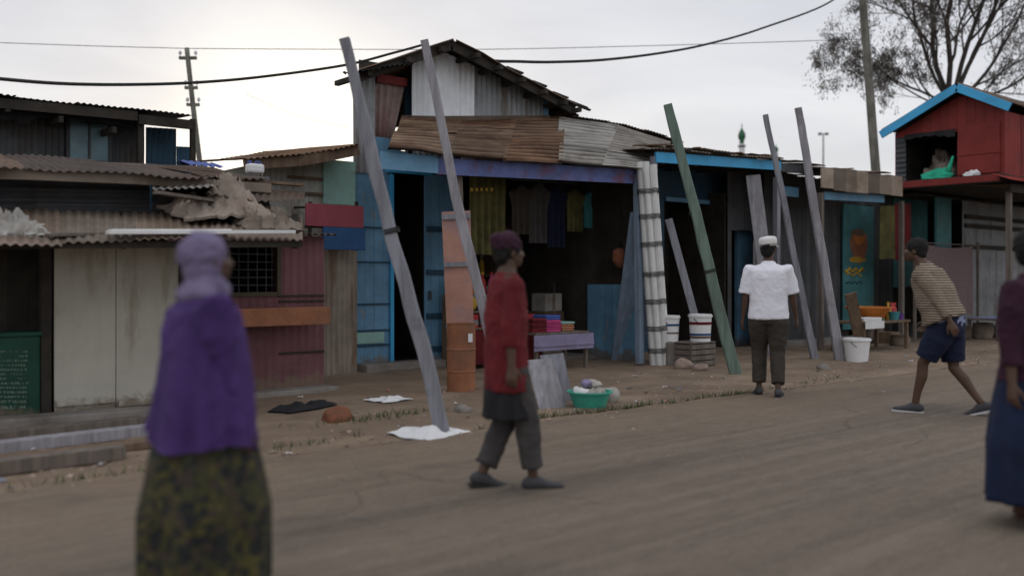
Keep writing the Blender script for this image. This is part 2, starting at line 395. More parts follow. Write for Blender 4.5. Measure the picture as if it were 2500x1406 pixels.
def make_world():
    w = bpy.data.worlds.new('World'); scene.world = w; w.use_nodes = True
    nt = w.node_tree; L = nt.links; bg = nt.nodes['Background']
    sky = _n(nt, 'ShaderNodeTexSky', sky_type='NISHITA'); sky.sun_disc = False
    sky.sun_elevation = math.asin(SUN.z); sky.sun_rotation = math.atan2(SUN.x, SUN.y)
    tc = _n(nt, 'ShaderNodeTexCoord')
    sep = _n(nt, 'ShaderNodeSeparateXYZ'); L.new(tc.outputs['Generated'], sep.inputs[0])
    def mth(op, a, b=None, c=None):
        n = _n(nt, 'ShaderNodeMath', operation=op)
        for i, x in enumerate((a, b, c)):
            if x is None: continue
            if isinstance(x, (int, float)): n.inputs[i].default_value = x
            else: L.new(x, n.inputs[i])
        return n.outputs[0]
    z = mth('MAXIMUM', sep.outputs[2], 0.0)
    zd = mth('ADD', z, .16)
    cb = _n(nt, 'ShaderNodeCombineXYZ')
    L.new(mth('DIVIDE', sep.outputs[0], zd), cb.inputs[0]); L.new(mth('DIVIDE', sep.outputs[1], zd), cb.inputs[1])
    nz = _n(nt, 'ShaderNodeTexNoise'); nz.inputs['Scale'].default_value = .95
    nz.inputs['Detail'].default_value = 6; nz.inputs['Roughness'].default_value = .52
    nz.inputs['Distortion'].default_value = .5
    L.new(cb.outputs[0], nz.inputs['Vector'])
    rp = _n(nt, 'ShaderNodeValToRGB')
    e = rp.color_ramp.elements
    e[0].position = .36; e[0].color = (6.5, 6.65, 7.3, 1)
    e[1].position = .66; e[1].color = (8.6, 8.7, 9.05, 1)
    L.new(nz.outputs['Fac'], rp.inputs['Fac'])
    # paler towards the horizon, brighter overhead
    hz = _n(nt, 'ShaderNodeMapRange'); hz.inputs['From Min'].default_value = .02; hz.inputs['From Max'].default_value = .19
    hz.inputs['To Min'].default_value = .75; hz.inputs['To Max'].default_value = 0
    L.new(z, hz.inputs['Value'])
    mh = _n(nt, 'ShaderNodeMixRGB'); mh.inputs['Color2'].default_value = (9.2, 9.15, 8.9, 1)
    L.new(hz.outputs[0], mh.inputs['Fac']); L.new(rp.outputs[0], mh.inputs['Color1'])
    ov = _n(nt, 'ShaderNodeMapRange'); ov.inputs['From Min'].default_value = .22; ov.inputs['From Max'].default_value = .8
    ov.inputs['To Min'].default_value = 1.0; ov.inputs['To Max'].default_value = 1.3
    L.new(z, ov.inputs['Value'])
    vm = _n(nt, 'ShaderNodeVectorMath', operation='SCALE'); L.new(mh.outputs[0], vm.inputs[0]); L.new(ov.outputs[0], vm.inputs['Scale'])
    mx = _n(nt, 'ShaderNodeMixRGB'); mx.inputs['Fac'].default_value = .92
    L.new(sky.outputs[0], mx.inputs['Color1']); L.new(vm.outputs[0], mx.inputs['Color2'])
    dp = _n(nt, 'ShaderNodeVectorMath', operation='DOT_PRODUCT'); L.new(tc.outputs['Generated'], dp.inputs[0])
    dp.inputs[1].default_value = SUN
    d = mth('MAXIMUM', dp.outputs['Value'], 0.0)
    gl = mth('ADD', mth('MULTIPLY', mth('POWER', d, 260.0), 6.0), mth('MULTIPLY', mth('POWER', d, 50.0), .9))
    gc = _n(nt, 'ShaderNodeVectorMath', operation='SCALE'); gc.inputs[0].default_value = (1, .90, .62); L.new(gl, gc.inputs['Scale'])
    ad = _n(nt, 'ShaderNodeVectorMath', operation='ADD'); L.new(mx.outputs[0], ad.inputs[0]); L.new(gc.outputs[0], ad.inputs[1])
    L.new(ad.outputs[0], bg.inputs['Color']); bg.inputs['Strength'].default_value = .1
make_world()

# ------------------------------------------------------------------ ground, road, verge
MT['ground'] = M('ground_soil', (.12, .095, .072), .95, .25, .6, (.09, .07, .05), .45, .65, .3, .3, bscale=9)
def road_material():
    m = bpy.data.materials.new('dusty_road'); m.use_nodes = True
    nt = m.node_tree; L = nt.links; b = nt.nodes['Principled BSDF']; tc = _n(nt, 'ShaderNodeTexCoord')
    def nz(scale, st, det=6, ro=.6, off=0):
        mp = _n(nt, 'ShaderNodeMapping'); mp.inputs['Scale'].default_value = st; mp.inputs['Location'].default_value = (off, off*.7, 0); L.new(tc.outputs['Object'], mp.inputs['Vector'])
        n = _n(nt, 'ShaderNodeTexNoise'); n.inputs['Scale'].default_value = scale; n.inputs['Detail'].default_value = det; n.inputs['Roughness'].default_value = ro; L.new(mp.outputs[0], n.inputs['Vector']); return n.outputs['Fac']
    def ramp(f, p0, c0, p1, c1):
        r = _n(nt, 'ShaderNodeValToRGB'); e = r.color_ramp.elements; e[0].position = p0; e[1].position = p1
        e[0].color = rgb(c0); e[1].color = rgb(c1); L.new(f, r.inputs['Fac']); return r.outputs[0]
    def mix(f, a, c, mode='MIX'):
        n = _n(nt, 'ShaderNodeMixRGB', blend_type=mode)
        if isinstance(f, float): n.inputs[0].default_value = f
        else: L.new(f, n.inputs[0])
        L.new(a, n.inputs[1])
        if isinstance(c, tuple): n.inputs[2].default_value = rgb(c)
        else: L.new(c, n.inputs[2])
        return n.outputs[0]
    W, K = (1, 1, 1), (0, 0, 0)
    c = ramp(nz(.9, (.3, 1.6, 1)), .3, (.132, .104, .080), .7, (.188, .150, .113))
    c = mix(ramp(nz(1.0, (.05, 4.5, 1), 5, .6, 3), .50, K, .66, (.55, .55, .55)), c, (.225, .182, .140))     # pale wheel-worn lines
    c = mix(ramp(nz(1.0, (.07, 3.2, 1), 4, .6, 9), .54, K, .70, (.6, .6, .6)), c, (.085, .072, .062))      # darker tracks
    c = mix(ramp(nz(.55, (1, 1, 1), 5, .6, 17), .56, K, .64, (.5, .5, .5)), c, (.098, .080, .066))          # patches
    sp = _n(nt, 'ShaderNodeSeparateXYZ'); L.new(tc.outputs['Object'], sp.inputs[0])
    ed = _n(nt, 'ShaderNodeMapRange'); ed.inputs['From Min'].default_value = 4.6; ed.inputs['From Max'].default_value = 6.6; L.new(sp.outputs[1], ed.inputs['Value'])
    ml = _n(nt, 'ShaderNodeMath', operation='MULTIPLY'); L.new(ed.outputs[0], ml.inputs[0]); L.new(ramp(nz(1.6, (.5, 1.4, 1), 7, .65, 5), .34, K, .56, W), ml.inputs[1])
    c = mix(ml.outputs[0], c, (.205, .152, .105))                                                          # earth drifted over the edge
    vo = _n(nt, 'ShaderNodeTexVoronoi', feature='DISTANCE_TO_EDGE'); vo.inputs['Scale'].default_value = .75
    dm = _n(nt, 'ShaderNodeMixRGB'); dm.inputs[0].default_value = .25; L.new(tc.outputs['Object'], dm.inputs[1])
    nn = _n(nt, 'ShaderNodeTexNoise'); nn.inputs['Scale'].default_value = 2.2; nn.inputs['Detail'].default_value = 6; L.new(tc.outputs['Object'], nn.inputs['Vector']); L.new(nn.outputs['Color'], dm.inputs[2]); L.new(dm.outputs[0], vo.inputs['Vector'])
    cr = ramp(vo.outputs['Distance'], .0, (.7, .7, .7), .009, K); ck = mix(1.0, cr, ramp(nz(.4, (1, 1, 1), 3, .5, 31), .52, K, .60, (.6, .6, .6)), 'MULTIPLY')
    c = mix(ck, c, (.05, .042, .036))
    c = mix(.35, c, ramp(nz(70, (1, 1, 1), 3, .8, 2), .36, (.35, .35, .35), .66, (1.65, 1.65, 1.65)), 'MULTIPLY')
    c = mix(.35, c, ramp(nz(9, (.5, 1.5, 1), 6, .75, 12), .36, (.55, .55, .55), .64, (1.22, 1.22, 1.22)), 'MULTIPLY')
    L.new(c, b.inputs['Base Color']); b.inputs['Roughness'].default_value = .9; b.inputs['Specular IOR Level'].default_value = .25
    bp = _n(nt, 'ShaderNodeBump'); bp.inputs['Strength'].default_value = .5; bp.inputs['Distance'].default_value = .012
    ad = _n(nt, 'ShaderNodeMath', operation='ADD'); L.new(nz(60, (1, 1, 1), 4), ad.inputs[0]); L.new(nz(5, (.5, 1.4, 1), 6), ad.inputs[1]); L.new(ad.outputs[0], bp.inputs['Height']); L.new(bp.outputs[0], b.inputs['Normal'])
    return m
MT['road'] = road_material()
MT['verge'] = M('trodden_earth', (.215, .158, .11), .95, .28, 1.3, (.145, .104, .072), .46, .66, .9, .45, stretch=(.7, 1.2, 1), bscale=22)
g = MB(); g.add([(-1500, -1500, -.06), (1500, -1500, -.06), (1500, 1500, -.06), (-1500, 1500, -.06)], [(0, 1, 2, 3)])
structure('ground', g, 'ground')
def vh(x, y):
    h = .028*noise.noise(Vector((x*.9, y*.9, 0)))+.014*noise.noise(Vector((x*3.1, y*3.1, 4)))+.006*noise.noise(Vector((x*9, y*9, 7)))
    e = min(1, max(0, (y-6.25)/.5))
    return h*e+.012*e-.03*(1-e)
g = MB(); nx, ny = 560, 72
vs = []; fs = []
for i in range(nx+1):
    for j in range(ny+1):
        x = -14+58*i/nx; y = 6.2+9.5*j/ny; vs.append((x, y, vh(x, y)))
for i in range(nx):
    for j in range(ny):
        a = i*(ny+1)+j; fs.append((a, a+ny+1, a+ny+2, a+1))
g.add(vs, fs); structure('verge', g, 'verge', smooth=True)
g = MB(); vs = []; fs = []; nx = 1300
def road_edge(x): return 6.62+.10*noise.noise(Vector((x*.6, 2, 0)))+.05*noise.noise(Vector((x*2.6, 5, 0)))+.018*noise.noise(Vector((x*9, 9, 0)))
for i in range(nx+1):
    x = -60+160*i/nx; e = road_edge(x)
    for j, y in enumerate((-9, -3, 0, 3, 5, e-.35, e-.12, e, e+.02)):
        z = .006*noise.noise(Vector((x*.8, y*.8, 1))) if j < 7 else (-.012 if j == 7 else -.06)
        vs.append((x, y, z+.012))
for i in range(nx):
    for j in range(8):
        a = i*9+j; fs.append((a, a+9, a+10, a+1))
g.add(vs, fs); structure('road', g, 'road', smooth=True)

# loose stones, litter, grass
def scatter_stones():
    mb = MB()
    for k in range(2600):
        x = rng.uniform(-5, 34); y = 6.45+abs(rng.gauss(0, .9)) if rng.random() < .7 else rng.uniform(6.4, 12)
        if rng.random() < .05: y = rng.uniform(4.5, 6.4)
        r = rng.choice((.006, .008, .01, .012, .016, .025)); z = (vh(x, y) if y > 6.7 else .012)
        vs = []
        for q in ((1, 0, 0), (-1, 0, 0), (0, 1, 0), (0, -1, 0), (0, 0, 1), (0, 0, -1)):
            vs.append((x+q[0]*r*rng.uniform(.7, 1.4), y+q[1]*r*rng.uniform(.7, 1.4), z+q[2]*r*rng.uniform(.5, .9)))
        mb.add(vs, [(0, 2, 4), (2, 1, 4), (1, 3, 4), (3, 0, 4), (2, 0, 5), (1, 2, 5), (3, 1, 5), (0, 3, 5)], rng.uniform(.6, 1.4))
    structure('gravel', mb, 'stone', 'stuff')
    mb = MB()
    for k in range(230):
        x = rng.uniform(-3, 32); y = 6.6+abs(rng.gauss(0, 1.4)); z = vh(x, y)+.012
        if y > 11.8: continue
        a = rng.random()*6.28; w = rng.uniform(.02, .09); h = rng.uniform(.015, .05)
        c = rng.choice([(.75, .74, .72), (.6, .6, .66), (.3, .32, .4), (.55, .42, .3), (.7, .25, .2), (.25, .4, .55), (.4, .4, .38), (.35, .28, .2)])
        vs = []
        for i in range(4):
            for j in range(3):
                u, v = (i/3-.5)*w, (j/2-.5)*h
                vs.append((x+u*math.cos(a)-v*math.sin(a), y+u*math.sin(a)+v*math.cos(a), z+rng.uniform(-.004, .018)))
        fs = [(i*3+j, (i+1)*3+j, (i+1)*3+j+1, i*3+j+1) for i in range(3) for j in range(2)]
        mb.add(vs, fs, c)
    structure('litter', mb, 'paper', 'stuff')
    mb = MB(); MT['grass'] = M('verge_grass', (.055, .075, .025), .9, .4, 6, None, bump=0)
    for (px, py, n, sp) in ((930, 1025, 170, .35), (1470, 1015, 260, .55), (1700, 995, 120, .5), (1820, 968, 200, .45), (1330, 1035, 90, .3), (300, 1165, 90, .4), (760, 1085, 70, .3), (2010, 930, 60, .4)):
        c = G(px, py)
        for k in range(n):
            x = c.x+rng.gauss(0, sp); y = max(6.68, c.y+rng.gauss(0, .07)); z = vh(x, y)-.005
            h = rng.uniform(.02, .085); a = rng.random()*6.28; w = .0045
            dx, dy = math.cos(a)*w, math.sin(a)*w; bx, by = rng.gauss(0, .035), rng.gauss(0, .035)
            mb.add([(x-dx, y-dy, z), (x+dx, y+dy, z), (x+bx*.5+dx*.6, y+by*.5+dy*.6, z+h*.6), (x+bx*.5-dx*.6, y+by*.5-dy*.6, z+h*.6), (x+bx, y+by, z+h)],
                   [(0, 1, 2, 3), (3, 2, 4)], rng.uniform(.6, 1.5))
    structure('grass', mb, 'grass', 'stuff')
scatter_stones()

# ================================================================== BUILDINGS
def V(*a): return Vector(a)
def wallbox(mb, xa, xb, t, z0, z1, th=.03, tint=1.0):       # board in the plane Y=t between two photo columns
    return mb.box(sx(xa, t), sx(xb, t), t, t+th, z0, z1, tint)
def px_rect(mb, xa, xb, ya, yb, t, th=.03, tint=1.0):
    xm = (xa+xb)/2
    return mb.box(sx(xa, t), sx(xb, t), t, t+th, zy(xm, yb, t), zy(xm, ya, t), tint)
def planks_wall(mb, x0, x1, t, z0, z1, w=.14, th=.022, tv=.25):
    n = max(1, round((x1-x0)/w)); w = (x1-x0)/n
    for i in range(n):
        d = rng.uniform(0, .008)
        mb.box(x0+i*w+.002, x0+(i+1)*w-.002, t+d, t+th+d, z0+rng.uniform(-.02, .02), z1+rng.uniform(-.03, .03), 1+rng.uniform(-tv, tv))

# ---------------- far left two storey tin house
def back_house():
    t = 15.0
    r = thing('tin_house', 'dark grey two storey tin house with a long sloping roof behind the low left shack', 'house', (sx(150, t), t, 0))
    s0, s1 = sx(-330, t), sx(352, t); zt = lambda x: zy(x, 262 if x > 300 else 262, t)
    w = MB()
    w.sheets(V(s0, t, 0), V(s1, t, 0), V(s1, t, zy(345, 282, t)), V(s0, t, zy(-300, 215, t)), 'v', .8, jit=.02, tv=.2)
    w.sheets(V(s1, t, 0), V(s1, t+4, 0), V(s1, t+4, 3.4), V(s1, t, zy(345, 282, t)), 'v', .8, jit=.02)
    obj('wall', w, 'tin_dark', r)
    # window: pale blue sheet with a dark frame
    xa, xb = 168, 262
    f = MB(); s_a, s_b = sx(xa, t), sx(xb, t); z_a, z_b = zy(215, 392, t), zy(215, 303, t)
    for b in ((s_a-.05, s_a, z_a-.05, z_b+.05), (s_b, s_b+.05, z_a-.05, z_b+.05), (s_a, s_b, z_b, z_b+.05), (s_a, s_b, z_a-.05, z_a), ((s_a+s_b)/2-.015, (s_a+s_b)/2+.015, z_a, z_b)):
        f.box(b[0], b[1], t-.07, t-.015, b[2], b[3])
    win = obj('window', f, 'tin_dark', r)
    p = MB(); p.box(s_a, s_b, t-.045, t-.03, z_a, z_b); obj('pane', p, 'glass', win)
    # roof, overhanging towards the road and past the right end
    ro = MB(); zf = lambda x, y: zy(x, y, t-.7)
    A = V(sx(-330, t-.7), t-.7, zf(-330, 196)); B = V(sx(470, t-.7), t-.7, zf(470, 284))
    for (xa, xb, ya, yb, dz) in ((-330, 340, 196, 268, 0), (300, 478, 266, 286, .03)):
        A = V(sx(xa, t-.7), t-.7, zf(xa, ya)+dz); B = V(sx(xb, t-.7), t-.7, zf(xb, yb)+dz)
        ro.sheets(A, B, B+V(0, 4.6 if xb < 400 else 1.6, .10), A+V(0, 4.6 if xb < 400 else 1.6, .10), 'v', .8, jit=.07, tv=.2)
    obj('roof', ro, 'tin_dark', r)
    fb = MB()
    for (xa, xb, ya, yb) in ((-330, 335, 200, 270), (338, 470, 274, 292)):
        A = V(sx(xa, t-.6), t-.6, zf(xa, ya)-.09); B = V(sx(xb, t-.6), t-.6, zf(xb, yb)-.07); fb.beam(A, B, .05, .14, (0, 1, 0))
    for xa in (-250, -120, 20, 150, 280):
        q = F(xa, 238+xa*.205, t-.62); fb.beam(q-V(0, 0, .13), q+V(0, .7, -.115), .06, .09)
    obj('rafter', fb, 'dark', r)
    # hanging dark shade cloth below the eave
    sh = MB(); n = 40; vs = []; fs = []
    for i in range(n+1):
        x = -300+(700)*i/n; xx = min(x, 345)
        yt = 232+xx*.125; yb = 292+8*math.sin(i*.7)+5*math.sin(i*1.9)+(20 if 250 < xx else 0)
        vs += [F(xx, yt, t-.45), F(xx, yb, t-.40+.03*math.sin(i*1.3))]
    fs = [(2*i, 2*i+1, 2*i+3, 2*i+2) for i in range(n)]
    m = len(vs); vs += [v+V(0, .012, 0) for v in vs]; fs += [tuple(reversed([q+m for q in f])) for f in fs]
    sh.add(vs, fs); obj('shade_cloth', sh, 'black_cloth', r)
    # small blue annex at the right end, with posts carrying the loose roof tongue
    an = MB(); a0, a1 = sx(356, t-.2), sx(430, t-.2)
    an.sheets(V(a0, t-.2, 0), V(a1, t-.2, 0), V(a1, t-.2, zy(430, 322, t)), V(a0, t-.2, zy(356, 318, t)), 'v', .6, jit=.02)
    a2 = sx(478, t-.2); an.sheets(V(a1, t-.2, 0), V(a2, t-.2, 0), V(a2, t-.2, zy(478, 362, t)), V(a1, t-.2, zy(430, 360, t)), 'v', .6, jit=.02)
    obj('annex_wall', an, 'blue_dark', r)
    po = MB()
    for xa in (342, 470): po.beam(V(sx(xa, t-.5), t-.5, 0), V(sx(xa, t-.5), t-.5, zf(xa, 286)), .07, .07)
    obj('post', po, 'dark', r)
back_house()

# ---------------- low shack at the left with the wide awning
def left_shack():
    t = 9.7
    r = thing('tin_shack', 'low shack with a wide tan awning, cream sheet front and a green counter', 'shack', (sx(150, t), t, 0))
    s0, s1, sm = sx(-260, t), sx(440, t), sx(760, t)
    zb = zy(300, 515, 9.95)
    w = MB(); planks_wall(w, s0, s1, t+.35, 0, zb-.05, .2); obj('wall', w, 'dark', r)
    # green counter front with faded lettering
    c = MB(); px_rect(c, -240, 98, 822, 1046, t, .05)
    c.box(sx(-240, t), sx(100, t), t-.04, t+.34, zy(0, 822, t), zy(0, 822, t)+.035)
    cp = obj('counter', c, 'green_dark', r, bevel=.005)
    l = MB(); y = 856
    while y < 992:
        x = rng.uniform(-60, -30)
        big = y > 968
        while x < 62:
            w_ = rng.uniform(3, 9)*(1.2 if big else 1)
            z1, z0 = zy(x, y, t), zy(x, y+(7 if big else 4.6), t)
            a0, a1 = sx(x, t), sx(x+w_, t)
            k = rng.random()
            if k < .35: l.box(a0, a0+.012, t-.006, t-.001, z0, z1); l.box(a0+.012, a1, t-.006, t-.001, z0, z0+.006)
            elif k < .7: l.box(a0, a0+.008, t-.006, t-.001, z0, z1); l.box(a1-.008, a1, t-.006, t-.001, z0, z1); l.box(a0+.008, a1-.008, t-.006, t-.001, (z0+z1)/2-.003, (z0+z1)/2+.003)
            else: l.box(a0, a1, t-.006, t-.001, z1-.006, z1); l.box((a0+a1)/2-.005, (a0+a1)/2+.005, t-.006, t-.001, z0, z1-.006)
            x += w_+rng.uniform(1.5, 3.2)
        y += 11 if not big else 13
    obj('lettering', l, 'teal_pale', cp)
    # big white sheet door, two leaves with battens
    for i, (xa, xb) in enumerate(((132, 282), (284, 436))):
        d = MB(); d.sheets(V(sx(xa, t), t, .02), V(sx(xb, t), t, .02), V(sx(xb, t), t, zy(xb, 600, t)), V(sx(xa, t), t, zy(xa, 600, t)), 'v', .9, jit=.004, amp=.004, period=.12, tv=.04)
        dd = obj('sheet_panel', d, 'white_panel', r)
        b = MB()
        for yy in (985,): b.box(sx(xa+4, t), sx(xb-4, t), t-.03, t-.012, zy(xa, yy, t)-.03, zy(xa, yy, t)+.03)
        obj('batten', b, 'white_panel', dd)
    po = 0
    for xa in (112, 446, -230):
        p = MB(); p.beam(V(sx(xa, t), t+.02, -.05), V(sx(xa, t), t+.02, zy(xa, 590, t)), .09, .09); obj('post', p, 'dark', r, bevel=.006)
    # awning
    a = MB(); tf, tb = 8.55, 9.98
    xs = [-300, -60, 150, 330, 520, 740]
    yf = [588, 590, 594, 586, 584, 590]; yb = [508, 512, 516, 517, 518, 530]
    a_hue = [(1, 1, 1), (1.15, 1.08, 1.0), (.85, .8, .78), (1.05, .92, .8)]
    for i in range(5):
        A = F(xs[i], yf[i], tf); B = F(xs[i+1], yf[i+1], tf); C = F(xs[i+1], yb[i+1], tb); E = F(xs[i], yb[i], tb)
        a.sheets(A, B, C, E, 'v', .72, jit=.08, lift=.016, tv=.15, hue=a_hue, dent=.03)
    obj('awning', a, 'tin_tan', r)
    b = MB(); b.beam(F(-300, 600, tf+.12), F(735, 596, tf+.12), .07, .06, (0, 1, 0))
    for xa in (-200, 60, 300, 540, 720): b.beam(F(xa, 600, tf+.1), F(xa, 527, tb-.02), .06, .06)
    obj('rafter', b, 'dark', r)
    # upper wall of ridged sheets laid sideways, then the rusty upper roof
    tu = 10.05
    u = MB()
    xs = (-300, 90, 370, 655)
    for i in range(3):
        u.sheets(F(xs[i], 548, tu), F(xs[i], 420, tu), F(xs[i+1], 424+4*i, tu), F(xs[i+1], 548, tu), 'v', 1.4, jit=.02, period=.10, amp=.014, tv=.25)
    obj('upper_wall', u, 'tin_dark', r)
    o = MB(); tf2, tb2 = 9.55, 12.2
    xs = (-300, 60, 330, 660)
    yf2 = (404, 412, 424, 446)
    for i in range(3):
        A = F(xs[i], yf2[i], tf2); B = F(xs[i+1], yf2[i+1], tf2)
        C = V(B.x+.3, tb2, B.z+.42); E = V(A.x+.3, tb2, A.z+.42)
        o.sheets(A, B, C, E, 'v', .75, jit=.10, lift=.02, tv=.3, hue=[(1, 1, 1), (.75, .6, .5), (1.5, 1.3, 1.15), (.6, .6, .62)], dent=.04)
    obj('roof', o, 'tin_brown', r)
    e = MB()
    for i in range(3): e.beam(F(xs[i], yf2[i]+14, tf2+.1), F(xs[i+1], yf2[i+1]+14, tf2+.1), .05, .10, (0, 1, 0))
    obj('eave_board', e, 'tin_tan', r)
left_shack()

# things lying on the shack's roofs
def roof_clutter():
    b = MB(); b.beam(F(262, 576, 8.62)+V(0, 0, .03), F(716, 574, 8.62)+V(0, 0, .03), .11, .035, (0, 1, 0))
    b.beam(F(268, 571, 8.75)+V(0, 0, .03), F(560, 570, 8.75)+V(0, 0, .03), .12, .02, (0, 1, 0))
    solo('board', b, 'white', 'long pale board lying along the front edge of the tan awning', 'board', F(262, 576, 8.62), bevel=.004)
    def mound(name, m, label, cat, xa, xb, yt, yb, t, seed, depth=.7, rough=.10):
        mb = MB(); nu, nv = 110, 44; vs = []; c0, c1 = F(xa, yb, t), F(xb, yb, t); H = F((xa+xb)/2, yt, t+.2).z-c0.z
        for i in range(nu+1):
            for j in range(nv+1):
                u, v = i/nu, j/nv
                h = (math.sin(math.pi*u)**.6)*(math.sin(math.pi*(v*.93+.03))**.7)
                q = V(u*5, v*3, seed); f = .42+.55*noise.noise(q*.8)+.42*(1-abs(noise.noise(q*1.7)))**3+.22*(1-abs(noise.noise(q*4.1)))**4-.1
                x = c0.x+(c1.x-c0.x)*u; y = t+depth*v
                zb = c0.z+(c1.z-c0.z)*u+.25*depth*v
                vs.append((x+(.03+.10*(1-h))*noise.noise(q*1.6), y+(.04+.08*(1-h))*noise.noise(q*1.6+V(9, 0, 0)), zb+max(.02, H*h*f*.9)))
        fs = [(i*(nv+1)+j, (i+1)*(nv+1)+j, (i+1)*(nv+1)+j+1, i*(nv+1)+j+1) for i in range(nu) for j in range(nv)]
        n = len(vs); vs2 = [(x, y, z-.02) for x, y, z in vs]
        mb.add(vs+vs2, fs+[tuple(reversed([k+n for k in f])) for f in fs])
        return solo(name, mb, m, label, cat, c0, smooth=True)
    mound('tarpaulin', 'tarp', 'crumpled tan tarpaulin heaped on the right half of the tan awning', 'tarpaulin', 455, 690, 445, 540, 9.2, 3.3)
    mound('plastic_sheet', 'tin_pale', 'pale crumpled plastic sheet at the far left on the tan awning', 'plastic sheet', -60, 130, 515, 580, 8.8, 8.1, .5)
    mound('sackcloth', 'tin_tan', 'dusty sackcloth bunched at the right end of the tan awning', 'sackcloth', 610, 745, 500, 566, 9.0, 5.7, .6)
    k = MB(); k.corr(F(372, 462, 9.45), F(560, 452, 9.45), F(600, 436, 10.0), F(380, 444, 10.0), 'v', tint=1)
    solo('tin_sheet', k, 'tin_pale', 'pale loose tin sheet lying above the dark ridged wall', 'tin sheet', F(372, 462, 9.45))
    k = MB(); k.corr(F(500, 474, 9.3), F(740, 492, 9.3), F(745, 470, 10.1), F(520, 452, 10.1), 'v', tint=.8, dent=.05)
    solo('tin_sheet', k, 'tin_brown', 'bent brown tin sheet propped beside the tan tarpaulin', 'tin sheet', F(500, 474, 9.3))
    for i, (xa, ya, xb, yb, t, m, lab) in enumerate(((380, 470, 640, 508, 9.25, 'wood', 'thin grey plank slanting down towards the tan tarpaulin'),
                                              (560, 440, 735, 452, 9.7, 'wood_brown', 'brown plank on the roof behind the tan tarpaulin'),
                                              (120, 574, 250, 572, 8.7, 'wood', 'short weathered plank near the left end of the tan awning'))):
        b = MB(); b.beam(F(xa, ya, t), F(xb, yb, t+.25), .11, .03, (0, 1, 0)); solo('plank', b, m, lab, 'plank', F(xa, ya, t), 'planks lying on the low roofs', bevel=.003)
    b = MB(); p = F(460, 402, 10.6); b.corr(p, p+V(.42, 0, 0), p+V(.42, .35, .08), p+V(0, .35, .08), 'v', tint=1)
    solo('tin_sheet', b, 'g_blue', 'small blue sheet on the roof below the left utility pole', 'tin sheet', p)
roof_clutter()

# ---------------- pink kiosk under the awning
def kiosk():
    t = 10.25
    r = thing('kiosk', 'dull pink kiosk with a dark serving hatch and an orange counter under the awning', 'kiosk', (sx(640, t), t, 0))
    zt = 1.86
    w = MB(); xa, xb, wa, wb = 452, 790, 470, 676
    z0, z1 = zy(560, 716, t), zy(560, 600, t)
    def seg(a, b, za, zb): w.sheets(V(sx(a, t), t, za), V(sx(b, t), t, za), V(sx(b, t), t, zb), V(sx(a, t), t, zb), 'v', .6, jit=.003, amp=.005, period=.1, tv=.08)
    seg(wb, xb, .0, zt); seg(xa, wb, .0, z0); seg(xa, wa, z0, zt); seg(wa, wb, z1, zt)
    w.box(sx(xb, t)-.03, sx(xb, t), t+.02, t+1.4, 0, zt); w.box(sx(xa, t), sx(xa, t)+.03, t+.02, t+1.4, 0, zt)
    obj('wall', w, 'pink', r)
    i = MB(); i.box(sx(xa, t)+.05, sx(xb, t)-.05, t+1.3, t+1.34, 0, zt); i.box(sx(xa, t)+.05, sx(xb, t)-.05, t+.06, t+1.3, 0, .05); obj('interior', i, 'dark', r)
    f = MB(); a, b = sx(wa, t), sx(wb, t)
    for q in ((a-.04, a+.01, z0-.04, z1+.04), (b-.01, b+.04, z0-.04, z1+.04), (a+.01, b-.01, z1-.01, z1+.04), (a+.01, b-.01, z0-.04, z0+.01)): f.box(q[0], q[1], t-.035, t+.03, q[2], q[3])
    win = obj('serving_hatch', f, 'brown_wall', r, bevel=.004)
    gr = MB()
    for k in range(1, 6): gr.tube([V(a, t+.04, z0+(z1-z0)*k/6), V(b, t+.04, z0+(z1-z0)*k/6)], .007, 6)
    for k in range(1, 9): gr.tube([V(a+(b-a)*k/9, t+.05, z0), V(a+(b-a)*k/9, t+.05, z1)], .007, 6)
    obj('grille', gr, 'tin_dark', win)
    c = MB(); a, b = sx(545, t-.3), sx(800, t-.3); zc = zy(690, 752, t-.3)
    c.box(a, b, t-.34, t-.01, zc-.03, zc); c.box(a, b, t-.365, t-.342, zc-.20, zc+.004)
    obj('counter', c, 'orange', r, bevel=.005)
    bt = MB()
    for yy in (722, 735, 860): bt.box(sx(680, t), sx(790, t), t-.022, t-.008, zy(730, yy, t)-.012, zy(730, yy, t)+.012)
    obj('batten', bt, 'dark', r)
    ro = MB(); ro.sheets(V(sx(xa, t)-.05, t-.2, zt+.02), V(sx(xb, t)+.08, t-.2, zt+.02), V(sx(xb, t)+.08, t+1.5, zt+.1), V(sx(xa, t)-.05, t+1.5, zt+.1), 'v', .7, jit=.02); obj('roof', ro, 'tin_brown', r)
    pb = MB(); pb.box(sx(440, t), sx(800, t), t-.30, t+.0, -.03, .06); obj('base', pb, 'concrete', r, bevel=.01)
kiosk()

